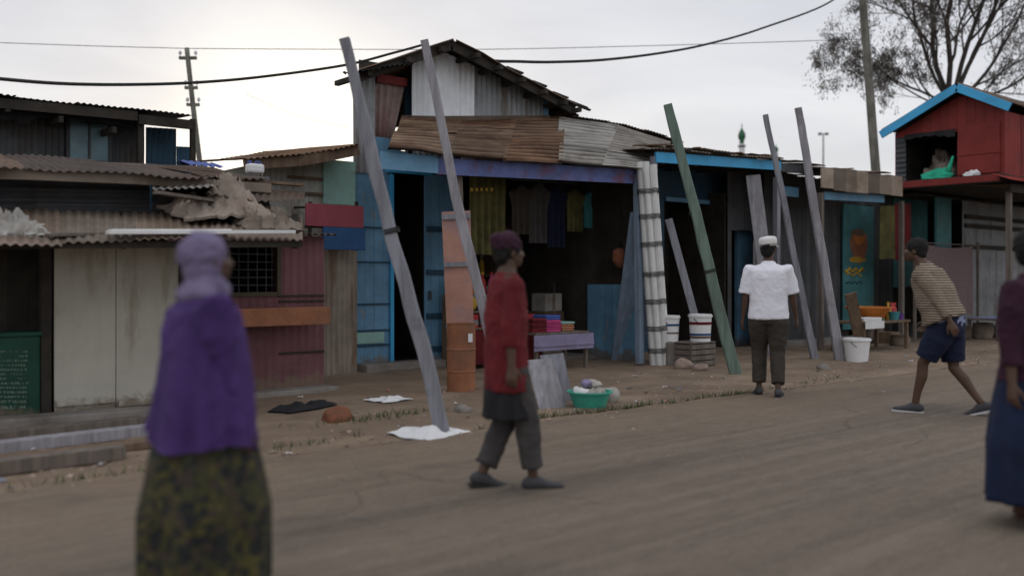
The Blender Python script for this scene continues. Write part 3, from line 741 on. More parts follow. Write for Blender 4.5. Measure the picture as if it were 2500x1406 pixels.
# ---------------- pale shack with the mint panel
def pale_shack():
    t = 12.0
    r = thing('tin_shack', 'pale shack with a mint green upper panel under a curved golden brown roof', 'shack', (sx(760, t), t, 0))
    w = MB(); zt = zy(740, 380, t)
    w.sheets(V(sx(640, t), t, 0), V(sx(788, t), t, 0), V(sx(788, t), t, zy(788, 368, t)), V(sx(640, t), t, zy(640, 395, t)), 'v', .7, jit=.01, amp=.006, tv=.15)
    w.box(sx(640, t)-.03, sx(640, t), t, t+3.2, 0, zy(640, 398, t))
    obj('wall', w, 'pale_wall', r)
    m = MB(); px_rect(m, 790, 868, 392, 500, t-.05, .04); obj('panel', m, 'mint', r, bevel=.004)
    l = MB(); tl = 11.62; l.sheets(V(sx(778, tl), tl, 0), V(sx(872, tl), tl, 0), V(sx(872, tl), tl, zy(872, 505, tl)), V(sx(778, tl), tl, zy(778, 505, tl)), 'v', .5, jit=.01, amp=.012, hue=[(1, 1, 1), (.8, .95, .9), (1.1, .9, .7)])
    obj('lower_wall', l, 'tin_grey', r)
    b = MB(); 
    for yy, xa, xb in ((432, 700, 786), (470, 640, 786)): b.box(sx(xa, t), sx(xb, t), t-.05, t-.02, zy(700, yy, t)-.02, zy(700, yy, t)+.02)
    obj('batten', b, 'wood_brown', r)
    xs = (596, 655, 735, 805, 875); ys = (388, 383, 378, 366, 352); tf = t-.55
    ro = MB()
    for i in range(4):
        A, B = F(xs[i], ys[i], tf), F(xs[i+1], ys[i+1], tf)
        ro.sheets(A, B, V(B.x+.5, t+3.4, B.z+.35), V(A.x+.5, t+3.4, A.z+.35), 'v', .7, jit=.05, hue=[(1, 1, 1), (1.2, 1.05, .8), (.85, .75, .6)])
    obj('roof', ro, 'tin_rust', r)
    e = MB()
    for i in range(4): e.beam(F(xs[i], ys[i]+14, tf+.06), F(xs[i+1], ys[i+1]+14, tf+.06), .05, .15, (0, 1, 0))
    obj('eave_board', e, 'wood_brown', r)
    # hanging signboard
    ts = 11.3
    r2 = thing('signboard', 'faded board painted red above and dark blue below hung beside the blue wall', 'sign', (sx(818, ts), ts, zy(818, 610, ts)))
    a = MB(); px_rect(a, 748, 888, 500, 554, ts, .04); obj('red_panel', a, 'sign_red', r2, bevel=.004)
    a = MB(); px_rect(a, 790, 892, 555.5, 610, ts, .04); obj('blue_panel', a, 'blue_navy', r2, bevel=.004)
    a = MB()
    for x in (762, 876): a.beam(V(sx(x, ts), ts+.06, zy(x, 612, ts)), V(sx(x, ts), ts+.06, zy(x, 492, ts)), .04, .035)
    a.beam(F(750, 553, ts)+V(0, .06, 0), F(890, 553, ts)+V(0, .06, 0), .03, .04, (0, 1, 0))
    for x in (770, 870): a.beam(V(sx(x, ts), ts+.06, zy(x, 505, ts)), V(sx(x, ts)+.03, t-.05, zy(x, 500, ts)), .03, .03)
    obj('bracket', a, 'dark', r2)
    # white jerrycan on the eave
    p = V(sx(622, 11.3), 11.3, 2.69)
    j = thing('jerrycan', 'small white plastic jerrycan at the left end of the golden brown roof', 'jerrycan', p)
    b = MB(); b.box(p.x-.11, p.x+.11, p.y-.07, p.y+.07, p.z, p.z+.12); obj('can', b, 'plastic_white', j, bevel=.03)
    b = MB(); b.lathe(p+V(-.07, 0, .12), [(.03, 0), (.03, .03), (.02, .035)], 12); b.tube([p+V(0, 0, .118), p+V(.02, 0, .15), p+V(.07, 0, .15), p+V(.09, 0, .118)], .012, 6); obj('cap', b, 'g_blue', j)
pale_shack()

# ---------------- two storey house: blue shop below, bare tin room above
def two_storey():
    t = 12.0
    r = thing('two_storey_house', 'two storey house, blue shop front below and bare tin room with crooked gable above', 'house', (sx(1000, t), t, 0))
    zf = 3.05
    # ground floor
    w = MB()
    def seg(a, b, z0, z1, mb=w, tt=t): planks_wall(mb, sx(a, tt), sx(b, tt), tt, z0, z1, .16, tv=.08)
    seg(868, 958, 0, zf+.4); seg(1104, 1122, 0, zf); seg(958, 1104, zy(1030, 404, t), zf+.25)
    xq, xq2 = sx(868, t), sx(884, t+4); w.hexa([(xq, t+.005, 0), (xq+.04, t+.005, 0), (xq2+.04, t+4, 0), (xq2, t+4, 0), (xq, t+.005, 4.2), (xq+.04, t+.005, 4.2), (xq2+.04, t+4, 4.2), (xq2, t+4, 4.2)])
    obj('wall', w, 'blue', r)
    i = MB(); i.box(sx(930, t), sx(1120, t)+.6, t+2.2, t+2.24, 0, zf); i.box(sx(1106, t), sx(1106, t)+.03, t+.06, t+2.2, 0, zf); i.box(sx(950, t)-.03, sx(950, t), t+.06, t+2.2, 0, zf); i.box(sx(950, t), sx(1106, t), t+.06, t+2.2, zf-.03, zf); i.box(sx(950, t), sx(1106, t), t, t+2.2, 0, .05)
    obj('interior', i, 'dark', r)
    b = MB()
    for yy in (556, 640, 742, 806, 842): b.box(sx(870, t), sx(957, t), t-.028, t-.004, zy(915, yy, t)-.012, zy(915, yy, t)+.012)
    obj('batten', b, 'blue_dark', r)
    n = MB(); px_rect(n, 872, 938, 811, 838, t-.03, .02); obj('notice', n, 'mint', r)
    l = MB(); px_rect(l, 946, 1056, 412, 425, t-.06, .05); l.box(sx(950, t), sx(958, t), t-.05, t-.005, .05, zy(950, 426, t)); obj('door_frame', l, 'blue_bright', r, bevel=.004)
    # blue door leaf swung half open, with battens
    d = MB(); a, e = sx(1032, t), sx(1103, t); zd = zy(1060, 430, t)
    planks_wall(d, a, e, t-.05, .08, zd, .15, tv=.12)
    dd = obj('door', d, 'blue', r)
    b = MB()
    for yy in (560, 665, 770, 850): b.box(a+.03, e-.03, t-.085, t-.052, zy(1060, yy, t)-.04, zy(1060, yy, t)+.04)
    obj('batten', b, 'blue_dark', dd)
    b = MB(); b.box(a+.05, a+.09, t-.11, t-.087, 1.02, 1.16); obj('latch', b, 'tin_dark', dd)
    st = MB(); st.box(sx(868, t), sx(1120, t), t-.32, t-.001, -.05, .11); obj('step', st, 'concrete', r, bevel=.012)
    # upper room: gable wall facing the road
    apex = F(1068, 108, t); le = F(852, 182, t); re = F(1342, 236, t); zb = 3.2
    def rz(x):                        # underside of the roof at world x
        return (le.z+(apex.z-le.z)*(x-le.x)/(apex.x-le.x) if x < apex.x else apex.z+(re.z-apex.z)*(x-apex.x)/(re.x-apex.x))-.07
    def gable(mb, xa, xb, tt, tint=1, amp=.008, per=.11, zlo=zb):
        mb.corr(V(xa, tt, zlo), V(xb, tt, zlo), V(xb, tt, rz(xb)), V(xa, tt, rz(xa)), 'v', period=per, amp=amp, tint=tint, dent=.012)
    w = MB()
    gable(w, sx(1006, t), apex.x, t, .95); gable(w, apex.x-.02, sx(1158, t), t+.006, 1.05)
    obj('upper_wall', w, 'tin_white', r, label='pale tin sheets under the peak of the gable')
    w = MB(); c = sx(1158, t)
    gable(w, c, c+.72, t+.008, 1.0); gable(w, c+.7, sx(1326, t), t, 1.06)
    xr = sx(1326, t); w.corr(V(xr, t, zb), V(xr, t+4, zb), V(xr, t+4, rz(xr)), V(xr, t, rz(xr)), 'v')
    xl, xl2 = sx(868, t), sx(884, t+4); w.corr(V(xl2, t+4, zb), V(xl, t, zb), V(xl, t, rz(xl)), V(xl2, t+4, rz(xl)), 'v')
    obj('side_wall', w, 'tin_grey', r, label='dull grey tin sheets on the right of the gable')
    w = MB(); w.box(xr, xr+.09, t-.04, t+.07, zb, rz(xr)-.02); obj('corner_post', w, 'blue', r)
    # recessed porch on the left: corner sheet, curtain, blue door
    w = MB(); gable(w, sx(862, t), sx(914, t), t-.01, 1.0, zlo=2.9); obj('corner_sheet', w, 'tin_grey', r)
    w = MB(); w.box(sx(878, t+.9), sx(1010, t), t+.9, t+.93, zb, zb+1.6); w.box(sx(878, t+.9), sx(1010, t), t+.05, t+.9, zb, zb+.05); obj('porch_wall', w, 'dark', r)
    cu = MB(); n = 40; vs = []
    a, e = sx(916, t+.2), sx(992, t+.2); z0, z1 = zy(950, 352, t+.2), zy(950, 192, t+.2)
    for k in range(n+1):
        u = k/n; x = a+(e-a)*u
        for j in range(9):
            v = j/8; lean = -.20*v*u if False else 0
            vs.append((x-(.25*u*v), t+.2+.03*math.sin(u*26)*(.4+.6*v), z1+(z0-z1)*v))
    fs = [(k*9+j, (k+1)*9+j, (k+1)*9+j+1, k*9+j+1) for k in range(n) for j in range(8)]
    m = len(vs); vs += [(x, y+.008, z) for x, y, z in vs]; fs2 = fs+[tuple(reversed([q+m for q in f])) for f in fs]
    tn = []
    cu.add(vs, fs2); 
    MT['curtain'] = M('faded_curtain', (.36, .27, .25), .9, .25, 2.5, (.28, .13, .11), .5, .7, 2.2, .2)
    obj('curtain', cu, 'curtain', r)
    pv = MB(); pv.box(sx(918, t+.15), sx(992, t+.15), t+.12, t+.155, zy(950, 206, t+.15), zy(950, 186, t+.15)); obj('pelmet', pv, 'red_paint', r)
    d = MB(); planks_wall(d, sx(990, t+.3), sx(1030, t+.3), t+.3, zy(1000, 292, t+.3), zy(1000, 194, t+.3), .13, tv=.1); obj('upper_door', d, 'blue_dark', r)
    # roof: two slopes with ragged eaves
    ro = MB(); of = -.45
    A, B, P = le+V(-.12, of, -.03), re+V(.28, of, -.20), apex+V(0, of, 0)
    bl, bk, br = V(3.0, 5, -.1), V(3.65, 5, 0), V(4.0, 5, -.1)
    ro.sheets(A, A+bl, P+bk, P, 'v', .62, jit=.04, tv=.2, lift=.014, dent=.03)
    ro.sheets(P, P+bk, B+br, B, 'v', .62, jit=.09, tv=.2, lift=.014, dent=.03)
    obj('roof', ro, 'tin_brown', r)
    f = MB()
    f.beam(A+V(.05, .1, -.08), P+V(0, .1, -.08), .05, .15, (0, 1, 0)); f.beam(P+V(0, .1, -.08), B+V(-.1, .1, -.04), .05, .15, (0, 1, 0))
    for u in (.15, .32, .5, .68, .85, .97):
        q = P.lerp(B, u); f.beam(q+V(0, -.10, -.10), q+V(0, .9, -.10), .07, .07)
    for u in (.1, .5, .85): q = A.lerp(P, u); f.beam(q+V(0, -.06, -.10), q+V(0, .9, -.10), .07, .07)
    for u, l in ((.42, .30), (.63, .26), (.80, .30), (.93, .42), (1.0, .30)):
        q = P.lerp(B, u); f.beam(q+V(-.05, .05, .03), q+V(l, .05, .03-l*.18), .05, .03, (0, 1, 0))
    obj('rafter', f, 'dark', r)
    # stepped porch roof tongue at the left eave
    p2 = MB(); A2 = F(836, 176, t-.6); B2 = F(1010, 156, t-.6)
    p2.sheets(A2, B2, B2+V(.3, .5, .1), A2+V(.34, .5, .1), 'v', .6, jit=.05); obj('porch_roof', p2, 'tin_dark', r)
    return le, re, apex
LE, RE, AP = two_storey()

# ---------------- general shop with the rusty porch roof
def general_shop():
    tf, t = 9.95, 12.0
    r = thing('general_shop', 'open fronted general shop with a rusty ridged porch roof and a purple and blue fascia', 'shop', (sx(1350, 11), 11, 0))
    # porch roof: left and middle rusty sheets laid sideways, right end older grey sheets
    ro = MB()
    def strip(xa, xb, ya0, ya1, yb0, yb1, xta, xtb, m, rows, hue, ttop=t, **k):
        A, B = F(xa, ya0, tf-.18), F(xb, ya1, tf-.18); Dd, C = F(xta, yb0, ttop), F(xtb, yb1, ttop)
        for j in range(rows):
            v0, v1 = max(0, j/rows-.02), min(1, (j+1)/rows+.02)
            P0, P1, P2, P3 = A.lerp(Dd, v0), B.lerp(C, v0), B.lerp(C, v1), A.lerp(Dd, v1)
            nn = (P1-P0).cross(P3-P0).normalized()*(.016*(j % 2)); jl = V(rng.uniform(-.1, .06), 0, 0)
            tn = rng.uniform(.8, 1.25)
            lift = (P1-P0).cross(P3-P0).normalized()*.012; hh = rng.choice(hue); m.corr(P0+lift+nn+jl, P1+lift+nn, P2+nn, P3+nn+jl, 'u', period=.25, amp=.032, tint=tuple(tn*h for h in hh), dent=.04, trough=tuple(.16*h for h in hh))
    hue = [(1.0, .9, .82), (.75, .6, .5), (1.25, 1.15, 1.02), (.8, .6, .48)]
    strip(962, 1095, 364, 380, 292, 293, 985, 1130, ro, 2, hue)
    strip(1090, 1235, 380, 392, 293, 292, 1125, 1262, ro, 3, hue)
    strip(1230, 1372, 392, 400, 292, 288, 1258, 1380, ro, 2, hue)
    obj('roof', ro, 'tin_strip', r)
    r2 = MB(); strip(1366, 1470, 400, 408, 288, 306, 1374, 1510, r2, 3, [(1, 1, 1), (.85, .83, .8)]); strip(1462, 1566, 408, 416, 306, 346, 1500, 1640, r2, 3, [(1, 1, 1), (.8, .78, .75)])
    obj('roof_patch', r2, 'tin_pale', r, label='older grey sheets at the right end of the porch roof')
    e = MB()
    for (xa, ya, xb, yb) in ((1372, 286, 1510, 306), (1505, 306, 1650, 348)):
        A, B = F(xa, ya, t+.1), F(xb, yb, t+.1); e.sheets(A+V(0, -.22, -.02), B+V(0, -.22, -.02), B+V(0, .5, .03), A+V(0, .5, .03), 'v', .5, jit=.05, tv=.3)
    e.beam(F(1000, 292, t-.08), F(1340, 289, t-.08), .06, .09, (0, 1, 0)); 
    obj('ridge_cap', e, 'tin_brown', r)
    bk = MB(); A, B = F(1380, 288, t+.1), F(1650, 350, t+.1); bk.sheets(A, B, B+V(0, 3, -1.2), A+V(0, 3, -1.2), 'v', .8); obj('rear_roof', bk, 'tin_brown', r)
    # fascia boards
    f = MB(); f.beam(F(928, 382, tf)-V(0, .02, .05), F(1066, 394, tf)-V(0, .02, .05), .03, .22, (0, 1, 0)); obj('fascia', f, 'blue', r, label='short plain blue fascia board at the left end')
    f = MB(); f.beam(F(1066, 394, tf)-V(0, 0, .06), F(1548, 422, tf)-V(0, 0, .06), .035, .22, (0, 1, 0)); obj('fascia', f, 'purple_board', r, label='long purple and blue fascia board')
    b = MB()
    for xa, y in ((1000, 384), (1120, 396), (1240, 404), (1360, 410), (1480, 416), (1545, 420)):
        q = F(xa, y, tf+.04); b.beam(q+V(0, 0, -.02), V(q.x+1.3, t-.05, q.z+.75), .06, .10)
    obj('rafter', b, 'dark', r)
    # interior: olive cloth hung left, dark back wall, blue right wall
    xl = sx(1122, t)+.06; xr = 11.32
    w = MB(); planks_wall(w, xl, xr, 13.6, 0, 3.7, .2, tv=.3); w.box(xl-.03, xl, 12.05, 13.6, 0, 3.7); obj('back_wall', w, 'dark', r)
    w = MB(); planks_wall(w, sx(1180, 13.5), sx(1228, 13.5), 13.5, .04, 1.92, .18, tv=.12); obj('back_panel', w, 'blue_dark', r)
    w = MB()
    wd = MB()
    for y0 in [tf+.25+.2*k for k in range(18)]:
        zt = 2.95+min(1, (y0-tf)*.42); fr = y0 < 11.25
        (w if fr else wd).box(xr, xr+.03, y0+.003, min(y0+.197, 13.6), 0, 1.25 if fr else zt, rng.uniform(.85, 1.15))
        if fr: wd.box(xr, xr+.03, y0+.003, y0+.197, 1.253, zt, rng.uniform(.85, 1.15))
    obj('side_wall', w, 'blue', r); obj('side_boarding', wd, 'dark', r)
    w = MB(); w.box(xl, xr, 11.2, 13.6, -.05, .07); obj('floor_slab', w, 'concrete', r, bevel=.01)
    # post behind the pipes
    p = MB(); p.beam(F(1562, 888, tf-.1), F(1556, 425, tf-.02), .10, .10); obj('post', p, 'wood_blue', r, bevel=.006)
    p = MB(); p.beam(V(sx(1128, 10.1), 10.1, -.05), V(sx(1118, 10.1), 10.1, 2.9), .09, .09); obj('post', p, 'wood', r, bevel=.006)
    # shelves
    sh = MB()
    for z in (.55, 1.02, 1.42, 1.86, 2.3):
        sh.box(xl+.12, 11.25, 13.12, 13.55, z-.03, z)
    for k in range(5):
        x = xl+.12+(11.25-xl-.14)*k/4; sh.box(x, x+.04, 13.14, 13.54, .07, 2.5)
    obj('shelf', sh, 'wood_brown', r)
    return xl, xr
XL, XR = general_shop()

# ---------------- second blue shop
def blue_shop():
    tf, t = 10.0, 11.6
    r = thing('blue_shop', 'blue fronted shop with a bright blue fascia and a dark open doorway', 'shop', (sx(1740, t), t, 0))
    x0, x1 = 11.42, sx(1902, tf)
    f = MB(); f.beam(F(1600, 384, tf), F(1905, 405, tf), .04, .17, (0, 1, 0)); obj('fascia', f, 'blue_bright', r, bevel=.004)
    ro = MB()
    xs = (1596, 1690, 1790, 1905); yr = (362, 368, 380, 391)
    for i in range(3):
        A, B = F(xs[i], yr[i], tf-.15), F(xs[i+1], yr[i+1], tf-.15)
        ro.sheets(A, B, V(B.x+.2, 14, B.z+.42), V(A.x+.2, 14, A.z+.42), 'v', .6, jit=.07, lift=.03, tv=.3, dent=.05)
    obj('roof', ro, 'tin_tan', r)
    e = MB()
    for k in range(16):
        u = k/15; q = F(1600+300*u, 362+28*u, tf-.12); e.beam(q+V(-.2, rng.uniform(0, .3), .05+rng.uniform(0, .04)), q+V(rng.uniform(.3, .7), rng.uniform(0, .5), .05+rng.uniform(0, .05)), .12, .02, (0, 1, 0), rng.uniform(.5, 1.6))
    obj('loose_batten', e, 'wood_brown', r)
    w = MB(); ZT = zy(1710, 492, t)
    def pw(a, b, z0, z1): planks_wall(w, a, b, t, z0, z1, .18, tv=.12)
    pw(x0, sx(1622, t), 0, 3.58); pw(sx(1622, t), sx(1795, t), ZT, 3.58); pw(sx(1830, t), sx(1905, t)+.2, 0, 3.58)
    obj('wall', w, 'blue_dark', r)
    d = MB(); d.box(sx(1795, t), sx(1830, t), t-.06, t+.02, 0, zy(1810, 470, t)); d.box(sx(1622, t), sx(1795, t), t-.05, t-.005, ZT-.05, ZT+.03); obj('door_frame', d, 'blue', r, bevel=.004)
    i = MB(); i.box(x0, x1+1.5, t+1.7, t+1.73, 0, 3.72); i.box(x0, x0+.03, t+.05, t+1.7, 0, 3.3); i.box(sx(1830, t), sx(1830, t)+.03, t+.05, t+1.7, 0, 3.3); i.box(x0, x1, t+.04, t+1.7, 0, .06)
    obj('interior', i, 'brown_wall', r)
    p = MB(); p.beam(V(x1, tf+.05, -.05), V(x1, tf+.05, 3.2), .10, .10); p.beam(V(x0+.05, tf+.05, -.05), V(x0+.05, tf+.05, 3.3), .09, .09); obj('post', p, 'wood_lav', r, bevel=.006)
    b = MB()
    for xa in (1620, 1700, 1780, 1860): q = F(xa, 395+(xa-1600)*.06, tf+.05); b.beam(q, V(q.x+.15, t, q.z+.1), .06, .09)
    obj('rafter', b, 'dark', r)
blue_shop()

# ---------------- narrow dark shop
def dark_shop():
    tf, t = 10.0, 11.2
    x0, x1 = sx(1908, tf), sx(2008, tf)
    r = thing('narrow_shop', 'narrow dark shop with a small blue board over its opening behind the slate poles', 'shop', ((x0+x1)/2, t, 0))
    w = MB(); planks_wall(w, x0, x0+.12, t, 0, 3.45, .12); planks_wall(w, x1-.2, x1+.1, t, 0, 3.45, .15); planks_wall(w, x0+.12, x1-.2, t, 2.3, 3.45, .2); obj('wall', w, 'tin_dark', r)
    i = MB(); i.box(x0-.3, x1+1.6, t+1.4, t+1.43, 0, 3.6); i.box(x0-.1, x0-.07, t, t+1.4, 0, 3); i.box(x1+.1, x1+.13, t-.03, t+1.4, 0, 3); obj('interior', i, 'dark', r)
    s = MB(); px_rect(s, 1906, 1950, 456, 480, tf+.25, .03); obj('sign_panel', s, 'blue', r, bevel=.004)
    ro = MB(); A, B = F(1900, 390, tf-.1), F(2014, 404, tf-.1); ro.sheets(A, B, V(B.x+.2, 13.5, B.z+.3), V(A.x+.2, 13.5, A.z+.3), 'v', .6, jit=.06, lift=.03, dent=.04); obj('roof', ro, 'tin_brown', r)
    f = MB(); f.beam(F(1902, 408, tf), F(2012, 420, tf), .03, .16, (0, 1, 0)); obj('fascia', f, 'tin_dark', r)
    p = MB(); p.beam(V(x1, tf+.06, -.05), V(x1, tf+.06, 3.0), .09, .09); obj('post', p, 'wood_lav', r, bevel=.006)
    d = MB(); d.sheets(V(x1-.65, t-.08, .05), V(x1-.12, t-.08, .05), V(x1-.12, t-.08, 2.1), V(x1-.65, t-.08, 2.1), 'v', .6, jit=.01); obj('shutter', d, 'tin_grey', r)
dark_shop()

# ---------------- teal shop with the painted door
def teal_shop():
    tf, t = 9.6, 10.9
    x0, x1 = sx(2012, tf), sx(2215, tf)
    r = thing('teal_shop', 'teal walled shop with a painted door panel and a grey boarded roof edge', 'shop', ((x0+x1)/2, t, 0))
    ro = MB(); A, B = F(2004, 408, tf), F(2206, 433, tf)
    ro.sheets(A, B, V(B.x+.3, 13.5, B.z+.4), V(A.x+.3, 13.5, A.z+.4), 'v', .6, jit=.06, lift=.03, tv=.3, dent=.05); obj('roof', ro, 'tin_brown', r)
    f = MB(); n = 7
    for k in range(n):
        u0, u1 = k/n, (k+1)/n; xa, xb = 2006+196*u0, 2006+196*u1
        f.beam(F(xa, 434+22*u0, tf-.02)+V(0, rng.uniform(-.01, .01), 0), F(xb, 434+22*u1, tf-.02), .03, .40+rng.uniform(-.04, .04), (0, 1, 0), rng.choice([.7, 1, 1.2, 1.5, .9]))
    obj('fascia', f, 'tin_tan', r)
    s = MB(); s.beam(F(2012, 478, tf+.15), F(2158, 486, tf+.15), .03, .15, (0, 1, 0)); obj('valance_board', s, 'blue', r, bevel=.004)
    w = MB(); planks_wall(w, x0, sx(2052, t), t, 0, 3.45, .16); planks_wall(w, sx(2130, t), sx(2180, t), t, 0, 3.45, .16); planks_wall(w, sx(2052, t), sx(2130, t), t, zy(2090, 500, t), 3.45, .16)
    obj('wall', w, 'tin_dark', r)
    w = MB(); planks_wall(w, sx(2180, t), sx(2262, t), t-.03, zy(2220, 700, t), 3.45, .2, tv=.08); obj('side_panel', w, 'teal', r)
    d = MB(); a, b = sx(2054, t), sx(2128, t); d.box(a, b, t-.05, t-.01, .25, zy(2090, 502, t)); dd = obj('door', d, 'teal', r, bevel=.004)
    # painted figure on the door: head, hair wrap, shoulders in orange; a yellow scroll below
    def blob(name, m, cx, cy, rx, ry, yo, n=26, wob=.08):
        mb = MB(); c = F(cx, cy, t-.05); kx = abs(sx(cx+rx, t)-sx(cx, t)); kz = abs(zy(cx, cy+ry, t)-zy(cx, cy, t)); vs = []
        for y in (t-.052-yo, t-.049):
            for k in range(n):
                q = 2*math.pi*k/n; w_ = 1+wob*math.sin(3*q+cx); vs.append((sx(cx, t)+kx*w_*math.cos(q), y, zy(cx, cy, t)+kz*w_*math.sin(q)))
        mb.add(vs, [tuple(range(n)), tuple(reversed(range(n, 2*n)))]+[(k, n+k, n+(k+1) % n, (k+1) % n) for k in range(n)])
        return obj(name, mb, m, dd)
    blob('painted_shape', 'orange', 2092, 600, 21, 40, .002); blob('painted_shape', 'g_orange', 2092, 582, 13, 16, .004, wob=.05); blob('painted_shape', 'g_brown', 2090, 568, 16, 9, .006); blob('painted_shape', 'g_yellow', 2088, 634, 20, 7, .004)
    y = MB(); pts = [F(2062+46*k/12, 660+5*math.sin(k*1.6), t-.055) for k in range(13)]; y.tube(pts, .028, 8); pts = [F(2068+36*k/10, 670-4*math.sin(k*1.2), t-.055) for k in range(11)]; y.tube(pts, .016, 8); obj('painted_scroll', y, 'g_yellow', dd, smooth=True)
    y = MB(); y.tube([F(2064+40*k/10, 690+3*math.sin(k*2), t-.055) for k in range(11)], .010, 6); obj('painted_line', y, 'black_cloth', dd)
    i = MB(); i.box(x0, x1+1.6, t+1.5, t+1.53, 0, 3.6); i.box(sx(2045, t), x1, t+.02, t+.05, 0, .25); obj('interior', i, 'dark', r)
    p = MB(); p.beam(V(x1-.05, tf+.1, -.05), V(x1-.05, tf+.1, 2.95), .09, .09); p.beam(V(x0+.05, tf+.1, -.05), V(x0+.05, tf+.1, 2.95), .09, .09); obj('post', p, 'wood', r, bevel=.006)
    st = MB(); st.box(x0, x1+.3, t-.45, t-.05, -.05, .12); obj('step', st, 'concrete', r, bevel=.01)
    # cloths hung on the eave line
    for (xa, xb, m, lab, ya, yb) in ((2150, 2184, 'olive', 'olive green cloth hanging on a line in front of the teal wall', 503, 632), (2184, 2224, 'top_red', 'red cloth hanging on a line in front of the teal wall', 497, 636)):
        th = tf+.55; mb = MB(); n = 22; vs = []
        for k in range(n+1):
            u = k/n
            for j in range(8):
                v = j/7; q = F(xa+(xb-xa)*u, ya+(yb-ya)*v, th); vs.append((q.x, th+.035*math.sin(u*15+xa)*(.3+.7*v), q.z))
        fs = [(k*8+j, (k+1)*8+j, (k+1)*8+j+1, k*8+j+1) for k in range(n) for j in range(7)]; m_ = len(vs)
        vs += [(x_, y_+.01, z_) for x_, y_, z_ in vs]; mb.add(vs, fs+[tuple(reversed([q+m_ for q in f_])) for f_ in fs])
        solo('cloth', mb, m, lab, 'cloth', F((xa+xb)/2, yb, th), 'cloths on the line at the teal shop', smooth=True)
    mb = MB(); mb.tube([F(2140, 506, tf+.56), F(2185, 500, tf+.56), F(2236, 494, tf+.56)], .006, 6); solo('washing_line', mb, 'cable', 'thin line carrying the red and olive cloths', 'line', F(2140, 506, tf+.56))
teal_shop()

# ---------------- far right shop under the red room
def corner_shop():
    tf, t = 8.0, 10.2
    x0, x1 = 20.15, 30.5
    r = thing('corner_shop', 'deep shaded shop with grey ridged shutters beneath the red room', 'shop', (23, t, 0))
    w = MB(); w.sheets(V(sx(2350, t), t, 0), V(x1, t, 0), V(x1, t, 3.2), V(sx(2350, t), t, 3.2), 'v', .85, jit=.01, amp=.016, period=.11, tv=.2); obj('shutter', w, 'tin_grey', r)
    b = MB()
    for yy in (535, 556, 605): b.box(sx(2352, t), x1, t-.07, t-.02, zy(2420, yy, t)-.05, zy(2420, yy, t)+.05)
    obj('batten', b, 'dark', r)
    p = MB(); p.box(sx(2276, t), sx(2312, t), t-.1, t-.05, 0, 3.2); obj('teal_post', p, 'teal', r)
    i = MB(); i.box(x0-1.6, x1, t+1.3, t+1.33, 0, 3.40); i.box(x0-.03, x0, t+.7, t+1.3, 0, 3.3); i.box(x0, x1, t-.1, t+1.3, 3.21, 3.24); obj('interior', i, 'dark', r)
    ro = MB(); zr = 3.27; ro.sheets(V(x0-.15, tf, zr), V(x1, tf, zr), V(x1, 13, zr+.25), V(x0-.15, 13, zr+.25), 'v', .7, jit=.08, lift=.02, tv=.3, dent=.03); obj('roof', ro, 'tin_brown', r)
    f = MB(); f.beam(V(x0-.15, tf+.05, zr-.09), V(x1, tf+.05, zr-.09), .04, .15, (0, 1, 0)); obj('eave_board', f, 'dark', r)
    q = MB()
    for x in (x0+.05, 24.3, 27.5): q.beam(V(x, tf+.15, -.05), V(x, tf+.15, zr-.15), .10, .10)
    obj('post', q, 'wood', r, bevel=.006)
corner_shop()

